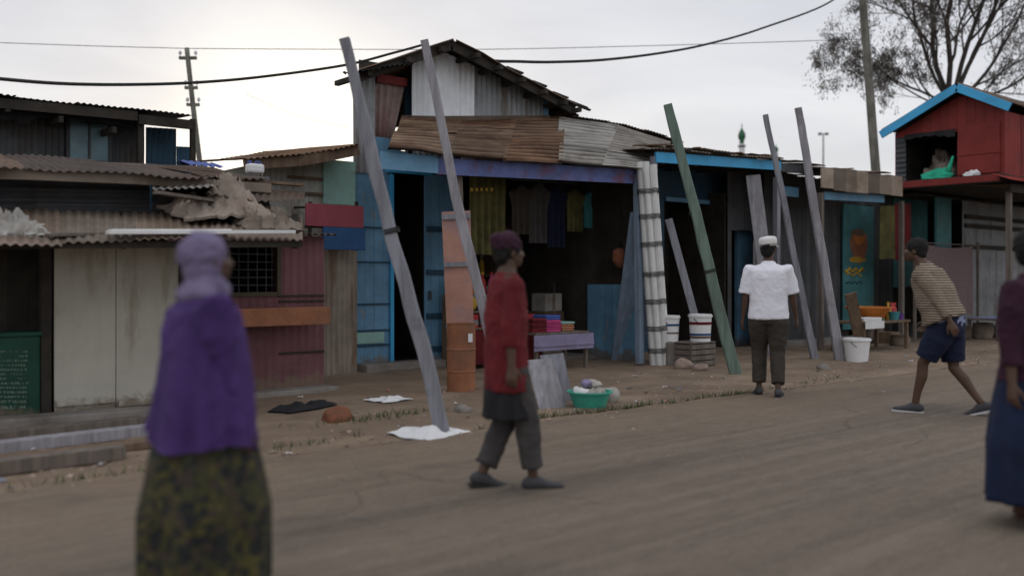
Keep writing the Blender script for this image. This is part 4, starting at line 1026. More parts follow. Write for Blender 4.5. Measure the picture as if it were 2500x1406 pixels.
# ---------------- red room on the upper floor
def red_room():
    s = 20.0; s1 = s-.28
    def FS(x, y):
        dx = (x-HX)/FPX; Z = s1/(dx*US+UC); return world(dx*Z, Z, CAMH+(HY-y)/FPX*Z)
    A, P, B = FS(2466, 262), FS(2336, 214), FS(2150, 330)
    ya, yb, ym = A.y+.22, B.y-.22, P.y; zb = 3.42; za = P.z
    r = thing('red_room', 'red upper room with bright blue gable boards standing on the corner shop roof', 'hut', (s, ya, zb))
    def zr(y): return (P.z+(A.z-P.z)*(ym-y)/(ym-A.y) if y < ym else P.z+(B.z-P.z)*(y-ym)/(B.y-ym))-.06
    ze = zr(ya)-.06
    L = 4.2; yo = 9.12; yc = 10.22                    # the opening spans from yo to yb
    w = MB(); nb = 12
    for k in range(nb):                   # gable wall boards above the opening and down to the floor beside it
        a, b = ya+(yb-ya)*k/nb, ya+(yb-ya)*(k+1)/nb; m = (a+b)/2
        z0 = zb+.06 if m < yo else 4.44
        w.hexa([(s, a+.003, z0), (s+.03, a+.003, z0), (s+.03, b-.003, z0), (s, b-.003, z0), (s, a+.003, zr(a)-.03), (s+.03, a+.003, zr(a)-.03), (s+.03, b-.003, zr(b)-.03), (s, b-.003, zr(b)-.03)], rng.uniform(.85, 1.12))
    w.sheets(V(s, ya, zb+.05), V(s+L, ya, zb+.05), V(s+L, ya, ze), V(s, ya, ze), 'v', .8, jit=.004, amp=.006)
    w.box(s, s+L, yb, yb+.03, zb, zr(yb)-.03); w.box(s+L, s+L+.03, ya, yb, zb, ze)
    obj('wall', w, 'red_paint', r)
    pn = MB(); pn.box(s-.035, s-.004, ya+.08, yo-.04, zb+.10, 4.55); pn.box(s-.05, s-.036, ya+.06, yo-.02, zb+.50, zb+.535)
    obj('panel', pn, 'red_paint', r, bevel=.004)
    fl = MB(); fl.box(s-.25, s+L, ya-.02, yb+.05, zb-.12, zb+.05); obj('floor', fl, 'dark', r)
    tr = MB(); tr.box(s-.27, s-.252, ya-.02, yb+.05, zb-.10, zb+.035); tr.sheets(V(s-.5, ya-.3, zb-.10), V(s+L, ya-.3, zb-.10), V(s+L, ya+.02, zb+.02), V(s-.5, ya+.02, zb+.02), 'v', .8, jit=.05); obj('skirting_sheet', tr, 'red_paint', r)
    g = MB()
    g.beam(A, P, .045, .17, (1, 0, 0)); g.beam(P, B, .045, .17, (1, 0, 0)); obj('gable_board', g, 'blue_bright', r, bevel=.006)
    ro = MB(); k = V(L+.5, 0, 0); u = V(.0, 0, .10)
    ro.sheets(A+u+k, A+u, P+u, P+u+k, 'v', .7, jit=.03); ro.sheets(P+u+k, P+u, B+u, B+u+k, 'v', .7, jit=.03); obj('roof', ro, 'tin_brown', r)
    c = MB(); c.sheets(V(s-.02, yb, zb), V(s-.02, yc, zb), V(s-.02, yc, 4.46), V(s-.02, yb, 4.46), 'u', .5, jit=.01, amp=.012, period=.11); obj('corner_sheet', c, 'tin_dark', r)
    i = MB(); i.box(s+1.6, s+1.63, yo-.1, yb, zb, 4.8); i.box(s+.05, s+1.6, yo-.13, yo-.1, zb, 4.8); i.box(s+.05, s+1.6, yo-.1, yb-.03, 4.47, 4.5); i.box(s+.05, s+1.6, yb-.03, yb-.002, zb, 4.46); obj('interior', i, 'dark', r)
    # frayed black sheet hanging round the opening
    h = MB(); n = 16; vs = []
    for k in range(n+1):
        u_ = k/n; y = yc-(yc-yo)*u_
        vs += [(s-.06, y, 4.50), (s-.10-.03*math.sin(k), y, 4.34+.07*math.sin(u_*3.14+.3)+.02*math.sin(k*2.1))]
    fs = [(2*k, 2*k+1, 2*k+3, 2*k+2) for k in range(n)]; m = len(vs); vs += [(x+.012, y, z) for x, y, z in vs]
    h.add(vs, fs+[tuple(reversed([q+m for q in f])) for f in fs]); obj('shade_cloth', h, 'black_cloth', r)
    # things stored in the opening
    def heap(name, m, label, cat, c, rad, hgt, seed):
        mb = MB(); nn, mm = 30, 14; vs = []
        for i_ in range(mm+1):
            ph = math.pi/2*i_/mm
            for j in range(nn):
                a = 6.283*j/nn; f = 1+.45*noise.noise(V(math.cos(a)*1.6, math.sin(a)*1.6, ph*2+seed))+.15*noise.noise(V(math.cos(a)*4, math.sin(a)*4, ph*5+seed))
                vs.append((c[0]+rad[0]*math.cos(ph)*math.cos(a)*f, c[1]+rad[1]*math.cos(ph)*math.sin(a)*f, c[2]+hgt*math.sin(ph)*f))
        fs = [(i_*nn+j, i_*nn+(j+1) % nn, (i_+1)*nn+(j+1) % nn, (i_+1)*nn+j) for i_ in range(mm) for j in range(nn)]+[tuple(reversed(range(nn)))]
        mb.add(vs, fs); solo(name, mb, m, label, cat, c, smooth=True)
    heap('bundle', 'tarp', 'brown bundle piled in the dark opening of the red room', 'bundle', (s+.75, 9.75, zb+.05), (.5, .36, 0), .62, 2.2)
    MT['net_green'] = M('green_net', (.03, .42, .26), .8, .2, 5, None, bump=.3)
    heap('net', 'net_green', 'bright green cloth spilling over the sill of the red room', 'cloth', (s-.05, 9.5, zb+.05), (.15, .30, 0), .20, 7.7)
    mb = MB(); mb.tube([V(s+.0, 9.32, zb+.12), V(s+.0, 9.26, zb+.32), V(s+.01, 9.20, zb+.52)], [.08, .045, .02], 8); solo('cloth', mb, 'net_green', 'twist of green cloth tied at the right side of the red room opening', 'cloth', (s, 9.3, zb+.12), smooth=True)
    heap('sack', 'plastic_white', 'small pale sack on the ledge under the red panel', 'sack', (s-.12, 8.75, zb+.045), (.10, .17, 0), .11, 4.1)
red_room()
def right_shed():
    r = thing('tin_shed', 'dark edged tin shed partly seen right of the red room', 'shed', (25.6, 9.0, 3.28))
    w = MB(); w.sheets(V(25.3, 8.6, 3.28), V(28, 8.6, 3.28), V(28, 8.6, 5.2), V(25.3, 8.6, 5.2), 'v', .8); w.sheets(V(25.3, 11, 3.28), V(25.3, 8.6, 3.28), V(25.3, 8.6, 5.2), V(25.3, 11, 5.2), 'v', .8); obj('wall', w, 'tin_grey', r)
    o = MB(); o.sheets(V(24.9, 8.2, 5.2), V(28.4, 8.2, 5.2), V(28.4, 11.4, 5.75), V(24.9, 11.4, 5.75), 'v', .7); obj('roof', o, 'tin_dark', r)
right_shed()

# ================================================================== POLES, WIRES, SKYLINE
def leaning_pole(label, px_top, px_bot, m, w, d, straps=(), Z=None, name='pole', group='leaning timber poles along the shop fronts', z0=-.08):
    b = G(px_bot[0], px_bot[1]); Z = (CAMH)*FPX/(px_bot[1]-HY); w *= .84; d *= .9
    tpt = D(px_top[0], px_top[1], Z); b = V(b.x, b.y, z0)
    side = V(US, -UC, 0)
    ax = (tpt-b).normalized()
    mb = MB(); n = 26                                # slightly irregular sawn timber
    sd = (side-ax*side.dot(ax)).normalized(); up = ax.cross(sd); vs = []
    sdv = rng.random()*40
    for i in range(n+1):
        u = i/n; c = b.lerp(tpt, u)+(sd*(.032*noise.noise(V(u*2.6, sdv, 0))+.012*noise.noise(V(u*11, sdv, 2)))+up*.04*noise.noise(V(u*2.4, sdv, 5)))*min(1, u*6)
        k = 1.06-.34*u+.09*noise.noise(V(u*5, sdv, 9))+.05*noise.noise(V(u*17, sdv, 3))
        for a_, b_ in ((-1, -.8), (-.8, -1), (.8, -1), (1, -.8), (1, .8), (.8, 1), (-.8, 1), (-1, .8)): vs.append(c+sd*(a_*w/2*k)+up*(b_*d/2*k))
    fs = [(i*8+j, i*8+(j+1) % 8, (i+1)*8+(j+1) % 8, (i+1)*8+j) for i in range(n) for j in range(8)]+[tuple(reversed(range(8))), tuple(n*8+j for j in range(8))]
    mb.add(vs, fs)
    r = thing(name, label, 'pole', (b.x, b.y, 0), group)
    obj('shaft', mb, m, r)
    L = (tpt-b).length
    for y in straps:
        u = (px_bot[1]-y)/(px_bot[1]-px_top[1]); c = b.lerp(tpt, u)
        sb = MB(); sb.beam(c-ax*.012, c+ax*.012, w*1.02, d*1.04, sd); sb.beam(c+ax*.02, c+ax*.032, w*1.02, d*1.04, sd); obj('strap', sb, 'tie', r)
    return r
leaning_pole('thick slate grey leaning post in front of the blue shop front', (838, 96), (1087, 1057), 'wood_lav', .15, .12, (556,))
leaning_pole('grey leaning post between the blue door and the dark shop interior', (1034, 100), (1232, 985), 'wood_grey', .14, .12, ())
leaning_pole('green tinted leaning plank post between the white pipes and the person in white', (1630, 255), (1800, 915), 'wood_green', .19, .10, (515, 655))
leaning_pole('slimmer of the two slate poles right of the person in white', (1870, 280), (1992, 878), 'wood_lav', .13, .11, ())
leaning_pole('wider of the two slate poles right of the person in white', (1948, 264), (2052, 880), 'wood_grey', .17, .13, ())

def leaning_plank(label, a, b, m, w, Z, th=.035, group='planks leaning by the pipes'):
    p0 = G(*a); p1 = D(b[0], b[1], Z); mb = MB(); mb.beam(p0, p1, w, th, (US, -UC, 0)); return solo('plank', mb, m, label, 'plank', p0, group, bevel=.004)
leaning_plank('wide pale blue plank leaning against the left of the white pipes', (1512, 880), (1560, 520), 'wood_blue', .27, 14.7)
leaning_plank('second, narrower pale blue plank leaning right behind the wide blue one', (1556, 872), (1602, 600), 'wood_blue', .14, 14.9)
leaning_plank('slim dark plank leaning behind the paint buckets', (1728, 890), (1632, 535), 'wood_lav', .12, 14.9)
leaning_plank('tall grey plank leaning in the doorway shade above the person in white', (1895, 868), (1838, 428), 'wood_grey', .26, 16.9)
leaning_plank('brown plank standing just behind the white bucket', (2106, 862), (2076, 716), 'wood_brown', .20, 16.6)

# ---- white pipes tied in an upright bundle
def pipe_bundle():
    b = G(1612, 893); Z = CAMH*FPX/(893-HY); tp = D(1577, 398, Z); b = V(b.x, b.y, -.02)
    r = thing('pipe_bundle', 'upright bundle of long white pipes tied with black wire at the porch corner', 'pipes', (b.x, b.y, 0))
    ax = (tp-b).normalized(); s = V(US, -UC, 0); s = (s-ax*s.dot(ax)).normalized(); u = ax.cross(s); rad = .052
    for k in range(10):
        if k < 7: a = 6.283*k/7; o = s*math.cos(a)*.112+u*math.sin(a)*.112
        else: a = 6.283*(k-7)/3+.4; o = s*math.cos(a)*.045+u*math.sin(a)*.045
        e = rng.uniform(-.10, .02); mb = MB(); n = 12
        p0, p1 = b+o+ax*.01, tp+o+ax*e; d = p1-p0
        vs = []
        for p, rr in ((p0, rad), (p1, rad), (p1, rad-.006), (p1-ax*.3, rad-.006)):
            for j in range(n): q = 6.283*j/n; vs.append(p+(s*math.cos(q)+u*math.sin(q))*rr)
        fs = [(i*n+j, i*n+(j+1) % n, (i+1)*n+(j+1) % n, (i+1)*n+j) for i in range(3) for j in range(n)]+[tuple(reversed(range(n))), tuple(3*n+j for j in range(n))]
        mb.add(vs, fs, rng.uniform(.85, 1.05)); obj('pipe', mb, 'pipe', r, smooth=False)
    for y in (472, 533, 600, 672, 738, 803, 856):
        f = (893-y)/(893-398); c = b.lerp(tp, f); mb = MB()
        for t_ in range(4):
            pts = [c+ax*(.02*t_+.004*math.sin(j))+(s*math.cos(6.283*j/24)+u*math.sin(6.283*j/24))*.166 for j in range(25)]
            mb.tube(pts, .006, 5, cap=False)
        obj('tie', mb, 'tie', r)
pipe_bundle()

def utility_pole(label, pts, Z, w, arms, top_z=None):
    a, b = D(*pts[0], Z), D(*pts[1], Z); d = (b-a).normalized(); base = a-d*(a.z/d.z)
    r = thing('utility_pole', label, 'utility pole', (base.x, base.y, 0), 'utility poles')
    mb = MB(); n = 12; P = []; Rr = []
    for i in range(n+1):
        u = i/n; P.append(base.lerp(b, u)+V(.02*noise.noise(V(u*3, Z, 1)), .02*noise.noise(V(u*3, Z, 2)), 0)); Rr.append(w/2*(1.1-.3*u))
    mb.tube(P, Rr, 12); obj('shaft', mb, 'pole', r, smooth=True)
    s = V(US, -UC, 0)
    for (y, l) in arms:
        u = y; c = base.lerp(b, u); mb = MB(); mb.beam(c-s*l, c+s*l, .07, .09, (0, 0, 1)); ar = obj('crossarm', mb, 'pole', r)
        for k in (-.9, .9):
            q = MB(); q.lathe(c+s*l*k+V(0, 0, .04), [(.012, 0), (.012, .05), (.04, .06), (.045, .10), (.03, .13), (.015, .15)], 10); obj('insulator', q, 'tin_white', ar)
    return b
PT1 = utility_pole('thin dark utility pole rising behind the low shack at the left', ((487, 395), (456, 118)), 24.0, .15, ((.965, .22), (.86, .16), (.80, .16)))
PT2 = utility_pole('tall weathered utility pole in front of the bare tree', ((2137, 400), (2098, -110)), 27.0, .27, ((.955, .6),))

def wire(label, pts, rad, base, rib=0):
    mb = MB(); out = []
    P = [Vector(p) for p in pts]; k = len(P)
    for i in range(k-1):                                # Catmull-Rom through the points
        p0, p1, p2, p3 = P[max(i-1, 0)], P[i], P[i+1], P[min(i+2, k-1)]
        for j in range(10):
            u = j/10; out.append(.5*((2*p1)+(p2-p0)*u+(2*p0-5*p1+4*p2-p3)*u*u+(3*p1-p0-3*p2+p3)*u**3))
    out.append(P[-1]); mb.tube(out, rad, 6)
    solo('cable', mb, 'cable', label, 'cable', out[0], 'overhead cables', smooth=True)
def cat(pix, Zs): return [D(x, y, Za) for (x, y), Za in zip(pix, Zs)]
wire('thick black cable sagging from the left edge to the gable roof', cat([(-1600, -420), (-700, 60), (-260, 165), (0, 193), (160, 205), (320, 207), (480, 202), (640, 188), (840, 160), (960, 130), (1040, 108)], [6.2, 7.6, 9, 10, 10.8, 11.5, 12.2, 12.9, 13.6, 14.1, 14.6]), .021, None)
wire('thick black cable rising from the gable roof to the tall pole at the right', cat([(1060, 112), (1180, 146), (1270, 151), (1352, 152), (1470, 147), (1600, 132), (1720, 110), (1860, 70), (2035, 0), (2099, -90)], [14.6, 15.5, 16.3, 17, 18, 19.5, 21, 23, 25.5, 27]), .026, None)
wire('very thin wire stretched from the left edge across the sky', cat([(-2400, 60), (-200, 99), (0, 105), (230, 113), (456, 119)], [20, 24, 24, 24, 24]), .009, None)
wire('very thin wire running between the two utility poles', cat([(456, 119), (800, 121), (1200, 121), (1600, 112), (1900, 103), (2108, 96)], [24, 24.5, 25, 26, 26.6, 27]), .009, None)
wire('faint pair of wires slanting down behind the gable house', cat([(600, 230), (720, 280), (850, 312)], [30, 30, 30]), .008, None)

def lamp_mast():
    Z = 110; b = D(2010, 400, Z); tp = D(2010, 327, Z)
    r = thing('floodlight_mast', 'tall thin floodlight mast with two lamp heads far behind the roofs', 'lamp mast', (b.x, b.y, 0))
    mb = MB(); mb.tube([V(b.x, b.y, 0), V(b.x, b.y, tp.z)], [.16, .07], 8); obj('mast', mb, 'tin_dark', r)
    s = V(US, -UC, 0); mb = MB(); c = V(b.x, b.y, tp.z); mb.beam(c-s*.34, c+s*.34, .06, .06, (0, 0, 1)); obj('bracket', mb, 'tin_dark', r)
    for k in (-1, 1): mb = MB(); q = c+s*.38*k; mb.ball(q-V(0, 0, .02), (.26, .26, .16)); obj('lamp_head', mb, 'tin_dark', r, smooth=True)
lamp_mast()
def minaret(label, px, ytop, ybase, Z, shaft, wpx):
    tp = D(px, ytop, Z); bs = D(px, ybase, Z); H = tp.z-bs.z; R_ = wpx/2*Z/FPX
    r = thing('minaret', label, 'minaret', (bs.x, bs.y, 0), 'minarets behind the roofs')
    c = V(bs.x, bs.y, 0); mb = MB(); mb.lathe(c, [(shaft*1.3, 0), (shaft*1.1, bs.z*.7), (shaft, bs.z), (shaft*.62, bs.z+.01), (shaft*.6, bs.z+H*.34)], 14); obj('shaft', mb, 'white', r)
    mb = MB(); z = bs.z+H*.22; mb.lathe(c, [(R_*.5, z), (R_*1.05, z+H*.03), (R_*1.05, z+H*.06), (R_*.5, z+H*.07)], 14); obj('balcony', mb, 'tin_dark', r)
    mb = MB(); z = bs.z+H*.34; h = H*.5; mb.lathe(c, [(R_*.55, z), (R_*.62, z+h*.10), (R_*.55, z+h*.18), (R_*.92, z+h*.36), (R_, z+h*.5), (R_*.82, z+h*.68), (R_*.42, z+h*.85), (R_*.12, z+h)], 18); obj('dome', mb, 'green_dome', r, smooth=True)
    mb = MB(); z = z+h; mb.tube([c+V(0, 0, z-.05), c+V(0, 0, bs.z+H)], [.05, .02], 6); mb.ball(c+V(0, 0, z+H*.05), R_*.14); obj('finial', mb, 'tin_dark', r)
minaret('white minaret with a green onion dome, larger of the two behind the roofs', 1811, 300, 378, 80, .40, 19)
minaret('small minaret with a dark onion dome, further right and lower', 1894, 350, 388, 105, .42, 13)

# ---- bare tree
def bare_tree(label, base, stems, seed, name='tree', twig_n=1.1, leafy=.36):
    rg = random.Random(seed); r = thing(name, label, 'tree', base)
    T = MB(); C = MB(); nleaf = [0]
    def perp(d):
        o = d.orthogonal().normalized(); return (Matrix.Rotation(rg.random()*6.283, 3, d) @ o)
    def leaves(p, n):
        for _ in range(n):
            q = p+V(rg.gauss(0, .045), rg.gauss(0, .045), rg.gauss(-.03, .05)); a = V(rg.gauss(0, .6), rg.gauss(0, .6), -1).normalized(); l = rg.uniform(.07, .16); o = perp(a)*rg.uniform(.010, .020)
            C.add([q, q+a*l*.5+o, q+a*l, q+a*l*.5-o], [(0, 1, 2, 3)], rg.uniform(.5, 1.6)); nleaf[0] += 1
    def grow(p, d, L, rad, lv):
        n = 9 if lv == 0 else (6 if lv < 3 else 4); pts = [p]; rr = [rad]
        for i in range(n):
            d = (d+V(rg.gauss(0, .10+.035*lv), rg.gauss(0, .10+.035*lv), rg.gauss(.04 if lv < 3 else -.07, .08))).normalized()
            p = p+d*L/n; pts.append(p); rr.append(rad*(1-(.5 if lv < 4 else .7)*(i+1)/n))
            if lv < 5 and i >= 1:
                kids = (1 if lv < 2 else (2 if rg.random() < .35*twig_n else 1))
                for _ in range(kids):
                    if lv >= 2 and rg.random() < .22: continue
                    a = rg.uniform(.35, .75); nd = (d*math.cos(a)+perp(d)*math.sin(a)).normalized()
                    if lv >= 3: nd = (nd+V(0, 0, -.22)).normalized()
                    grow(p, nd, L*(rg.uniform(.30, .55) if lv == 0 else rg.uniform(.42, .68)), rr[-1]*rg.uniform(.42, .66), lv+1)
            if lv >= 4: leaves(p, int(rg.choice((0, 0, 1, 2, 4))*leafy+.5))
        (T if lv < 3 else C).tube(pts, rr, 7 if lv < 2 else (5 if lv < 4 else 3), tint=.9, cap=False)
    for (d, L, rad) in stems: grow(Vector(base), Vector(d).normalized(), L, rad, 0)
    obj('trunk', T, 'bark', r, smooth=True); obj('crown', C, 'leaf', r)
sR = V(US, -UC, 0)
def dirn(a, b, c): return sR*a+V(UC, US, 0)*b+V(0, 0, c)
tb = D(2322, HY, 33.0); tb.z = 0
# stem: straight common trunk then limbs from about 5 m up
def big_tree():
    r = None
    k = D(2318, 262, 33.0)
    MTREE = [(dirn(-.42, .2, .95), 4.9, .07), (dirn(-.20, -.2, 1), 6.6, .10), (dirn(-.02, .3, 1), 7.0, .10), (dirn(.22, -.2, 1), 6.8, .09), (dirn(.5, -.1, 1), 6.6, .085), (dirn(.85, .1, .8), 5.6, .07), (dirn(-.75, -.1, .55), 3.5, .05), (dirn(1.1, .2, .4), 4.6, .06), (dirn(-.9, .1, .2), 2.9, .035)]
    bare_tree('large nearly bare tree with dark twiggy limbs behind the red room', k, MTREE, 5, twig_n=1.1, leafy=.36)
    t = [o for o in COL.objects if o.name == 'tree'][0]
    mb = MB(); mb.tube([V(tb.x, tb.y, 0), V(tb.x+.1, tb.y, 3), V(k.x, k.y, k.z+.2)], [.40, .30, .20], 12); obj('stem', mb, 'bark', t, smooth=True)
big_tree()

# ================================================================== GOODS AND LOOSE THINGS
def bucket_proto(name, label, loc, r0, r1, h, m, band=None, group=None, cat='bucket', handle=True, lid=False):
    loc = Vector(loc); r = thing(name, label, cat, loc, group)
    b = MB(); b.lathe(loc, [(r0, 0), (r1*.97, h*.9), (r1*1.06, h*.9), (r1*1.06, h*.95), (r1, h*.95), (r1, h), (r1-.012, h)]+([(r1-.012, h*.97), (.01, h*.97)] if lid else [(r0-.01, .02), (.01, .02)]), 26)
    obj('tub', b, m, r, smooth=False)
    if band:
        for (za, zb, mm) in band:
            ra, rb = r0+(r1-r0)*za+.003, r0+(r1-r0)*zb+.003
            q = MB(); n = 26; vs = []
            for rr, z in ((ra, za*h), (rb, zb*h)):
                for j in range(n): a = 6.283*j/n; vs.append(loc+V(rr*math.cos(a), rr*math.sin(a), z))
            q.add(vs, [(j, (j+1) % n, n+(j+1) % n, n+j) for j in range(n)]); obj('label_band', q, mm, r)
    if handle:
        q = MB(); pts = [loc+V(r1*1.05*math.cos(a), -.02-r1*.55*math.sin(a), h*.86-r1*.6*math.sin(a)) for a in [math.pi*k/14 for k in range(15)]]
        q.tube(pts, .005, 6); obj('handle', q, 'tin_dark', r, smooth=True)
    return r
p = G(2092, 882); bucket_proto('bucket', 'big plain white plastic bucket on the earth beside the wider slate pole', (p.x, p.y, 0), .17, .215, .38, 'plastic_white')
# crate with two white paint buckets by the pipes
c = G(1690, 893); cr = thing('crate', 'weathered wooden crate under the white paint buckets', 'crate', (c.x, c.y, 0))
for k in range(4):
    q = MB(); z = .02+.085*k
    q.box(c.x-.30, c.x+.30, c.y-.22, c.y-.20, z, z+.07); q.box(c.x-.30, c.x+.30, c.y+.20, c.y+.22, z, z+.07); q.box(c.x-.30, c.x-.28, c.y-.2, c.y+.2, z, z+.07); q.box(c.x+.28, c.x+.30, c.y-.2, c.y+.2, z, z+.07)
    obj('slat', q, 'wood', cr, bevel=.003)
q = MB(); q.box(c.x-.30, c.x+.30, c.y-.22, c.y+.22, .362, .38)
for dx in (-.27, .27):
    for dy in (-.19, .19): q.box(c.x+dx-.02, c.x+dx+.02, c.y+dy-.015, c.y+dy+.015, -.03, .36)
obj('frame', q, 'wood', cr)
bucket_proto('paint_bucket', 'white paint bucket with red and navy stripes standing front right on the crate', (c.x+.12, c.y-.06, .38), .155, .18, .42, 'plastic_white', [(.12, .2, 'g_brown'), (.22, .30, 'blue_navy'), (.62, .72, 'top_red')], 'white paint buckets on the crate', lid=True)
bucket_proto('paint_bucket', 'white paint bucket with brown and navy stripes, rear left on the crate', (c.x-.24, c.y+.26, .38), .14, .165, .40, 'plastic_white', [(.3, .36, 'g_brown'), (.6, .68, 'blue_navy')], 'white paint buckets on the crate', lid=True)
q = MB(); q.box(c.x-.42, c.x-.10, c.y+.10, c.y+.44, -.03, .375); 
solo('block', q, 'concrete', 'rough grey block under the rear paint bucket', 'block', (c.x-.26, c.y+.27, 0), bevel=.015)
def rock(px, py, r, label, m='stone', seed=1, group='stones on the verge'):
    b = G(px, py); mb = MB(); n, mm = 16, 9; vs = []
    mb.ball((b.x, b.y, r*.35), (r*1.2, r, r*.75), 18, 11)
    mb.v = [v+(v-Vector((b.x, b.y, r*.35)))*.45*noise.noise(v*(1.2/r)+V(seed, 0, 0)) for v in mb.v]
    solo('stone', mb, m, label, 'stone', (b.x, b.y, 0), group, smooth=True)
rock(1668, 902, .14, 'larger pinkish stone between the white pipes and the crate', seed=3)
rock(1708, 905, .10, 'smaller pinkish stone at the front foot of the crate', seed=9)
rock(820, 1030, .12, 'reddish brown stone on the verge before the pink kiosk', 'brick', 4)
rock(2010, 905, .09, 'grey stone between the slate poles and the bucket', 'concrete', 6)
rock(1130, 1010, .08, 'small grey stone behind the foot of the slate post', 'concrete', 12)

def sheet_on_ground(label, px, py, w, d, ang, seed, h=.05, m='paper', cat='sheeting', name='plastic_sheet'):
    b = G(px, py); mb = MB(); n = 26; vs = []
    for i in range(n+1):
        for j in range(n+1):
            u, v = i/n-.5, j/n-.5; e = 1-.25*noise.noise(V(math.atan2(v, u)*1.3, seed, 0))
            x, y = u*w*e, v*d*e; x, y = x*math.cos(ang)-y*math.sin(ang), x*math.sin(ang)+y*math.cos(ang)
            q = V(u*4, v*4, seed); z = .018+h*max(0, .45+.8*noise.noise(q)+.4*noise.noise(q*2.6))*(1-(2*max(abs(u), abs(v)))**3)
            vs.append((b.x+x, b.y+y, vh(b.x+x, b.y+y)+z))
    fs = [(i*(n+1)+j, (i+1)*(n+1)+j, (i+1)*(n+1)+j+1, i*(n+1)+j+1) for i in range(n) for j in range(n)]; m_ = len(vs)
    vs += [(x, y, z-.006) for x, y, z in vs]; mb.add(vs, fs+[tuple(reversed([k+m_ for k in f])) for f in fs])
    solo(name, mb, m, label, cat, (b.x, b.y, 0), 'white sheets lying on the verge' if m == 'paper' else None, smooth=True)
sheet_on_ground('big white crumpled plastic sheet at the foot of the slate post', 1048, 1060, .62, .50, .3, 2.2, .07)
sheet_on_ground('small white plastic sheet on the verge before the blue shop front', 950, 981, .48, .30, .2, 6.1, .05)
sheet_on_ground('dark crumpled rag lying before the pink kiosk', 740, 1003, .6, .35, .1, 9.1, .08, 'black_cloth', 'rag', 'rag')

# timbers and boards lying along the drain in front of the left shack
for i, (xa, ya, xb, yb, w, h, m, lab) in enumerate((
    (-160, 1092, 345, 1038, .17, .07, 'wood', 'grey board lying closest to the cream front on the verge'),
    (-160, 1128, 385, 1062, .15, .09, 'wood_grey', 'pale board second from the cream front on the verge'),
    (-170, 1160, 420, 1086, .20, .06, 'wood_brown', 'brown board third from the cream front on the verge'),
    (-200, 1186, 300, 1122, .14, .10, 'wood', 'thick beam lying nearest the road edge at the left'))):
    a, b = G(xa, ya), G(xb, yb); mb = MB(); mb.beam(V(a.x, a.y, h/2+.01), V(b.x, b.y, h/2+.012), w, h, (0, 1, 0))
    solo('plank', mb, m, lab, 'plank', (a.x, a.y, 0), 'boards laid along the drain', bevel=.006)
mb = MB(); a, b = G(-200, 1062), G(455, 1010); mb.beam(V(a.x, a.y, .03), V(b.x, b.y, .03), .3, .13, (0, 1, 0)); solo('kerb', mb, 'concrete', 'low concrete kerb running under the cream sheet front', 'kerb', (a.x, a.y, 0), bevel=.012)

# painted board and orange bin between the blue door and the grey post
bz = G(1125, 952)
r = thing('display_board', 'tall salmon painted board standing between the blue door and the grey leaning post', 'board', (bz.x, bz.y, 0))
Zb = CAMH*FPX/(952-HY); A = D(1078, 518, Zb+.25); B = D(1148, 514, Zb+.25)
mb = MB(); a0, b0 = G(1096, 940), G(1160, 940); q = V(-UC*0, 0, 0); nb = V(UC, US, 0)*.035
mb.hexa([V(a0.x, a0.y, 0), V(b0.x, b0.y, 0), V(b0.x, b0.y, 0)+nb, V(a0.x, a0.y, 0)+nb, A, B, B+nb, A+nb]); obj('panel', mb, 'salmon', r, bevel=.004)
mb = MB()
for f in (.02, .35, .7, .97):
    p0, p1 = V(a0.x, a0.y, 0).lerp(A, f)-nb*.6, V(b0.x, b0.y, 0).lerp(B, f)-nb*.6; mb.beam(p0, p1, .02, .06, nb.normalized())
obj('batten', mb, 'wood_lav', r)
p = G(1126, 956); 
b = thing('drum', 'rusty orange metal drum in front of the salmon board', 'drum', (p.x, p.y, 0))
mb = MB(); mb.lathe((p.x, p.y, 0), [(.165, 0), (.17, .01), (.17, .24), (.178, .25), (.17, .26), (.17, .50), (.178, .51), (.17, .52), (.17, .80), (.176, .82), (.16, .82), (.155, .77), (.01, .77)], 26); obj('shell', mb, 'orange', b)
mb = MB(); mb.box(p.x-.03, p.x+.03, p.y-.182, p.y-.172, .6, .7); obj('label_plate', mb, 'tin_white', b)

# boards leaning at the table, green basin and bag
def slab_lean(label, xa, xb, ybot, xta, xtb, ytop, m, back=.25, th=.03, group='grey boards leaning against the goods table'):
    Z = CAMH*FPX/(ybot-HY); a, b_ = G(xa, ybot), G(xb, ybot-8); A, B = D(xta, ytop, Z+back), D(xtb, ytop-6, Z+back); n = V(UC, US, 0)*th
    mb = MB(); mb.hexa([a, b_, b_+n, a+n, A, B, B+n, A+n]); solo('board', mb, m, label, 'board', a, group, bevel=.005)
slab_lean('lighter grey board leaning against the front of the goods table', 1318, 1386, 1004, 1284, 1348, 880, 'wood_grey')
slab_lean('darker slate board tucked behind the lighter grey board', 1345, 1400, 990, 1318, 1376, 868, 'wood_lav', .2)
p = G(1440, 996)
r = thing('basin', 'green plastic basin heaped with pale wrapped goods on the verge', 'basin', (p.x, p.y, 0))
mb = MB(); mb.lathe((p.x, p.y, 0), [(.16, 0), (.215, .16), (.24, .165), (.24, .18), (.21, .18), (.15, .02), (.01, .02)], 28); obj('bowl', mb, 'plastic_green', r)
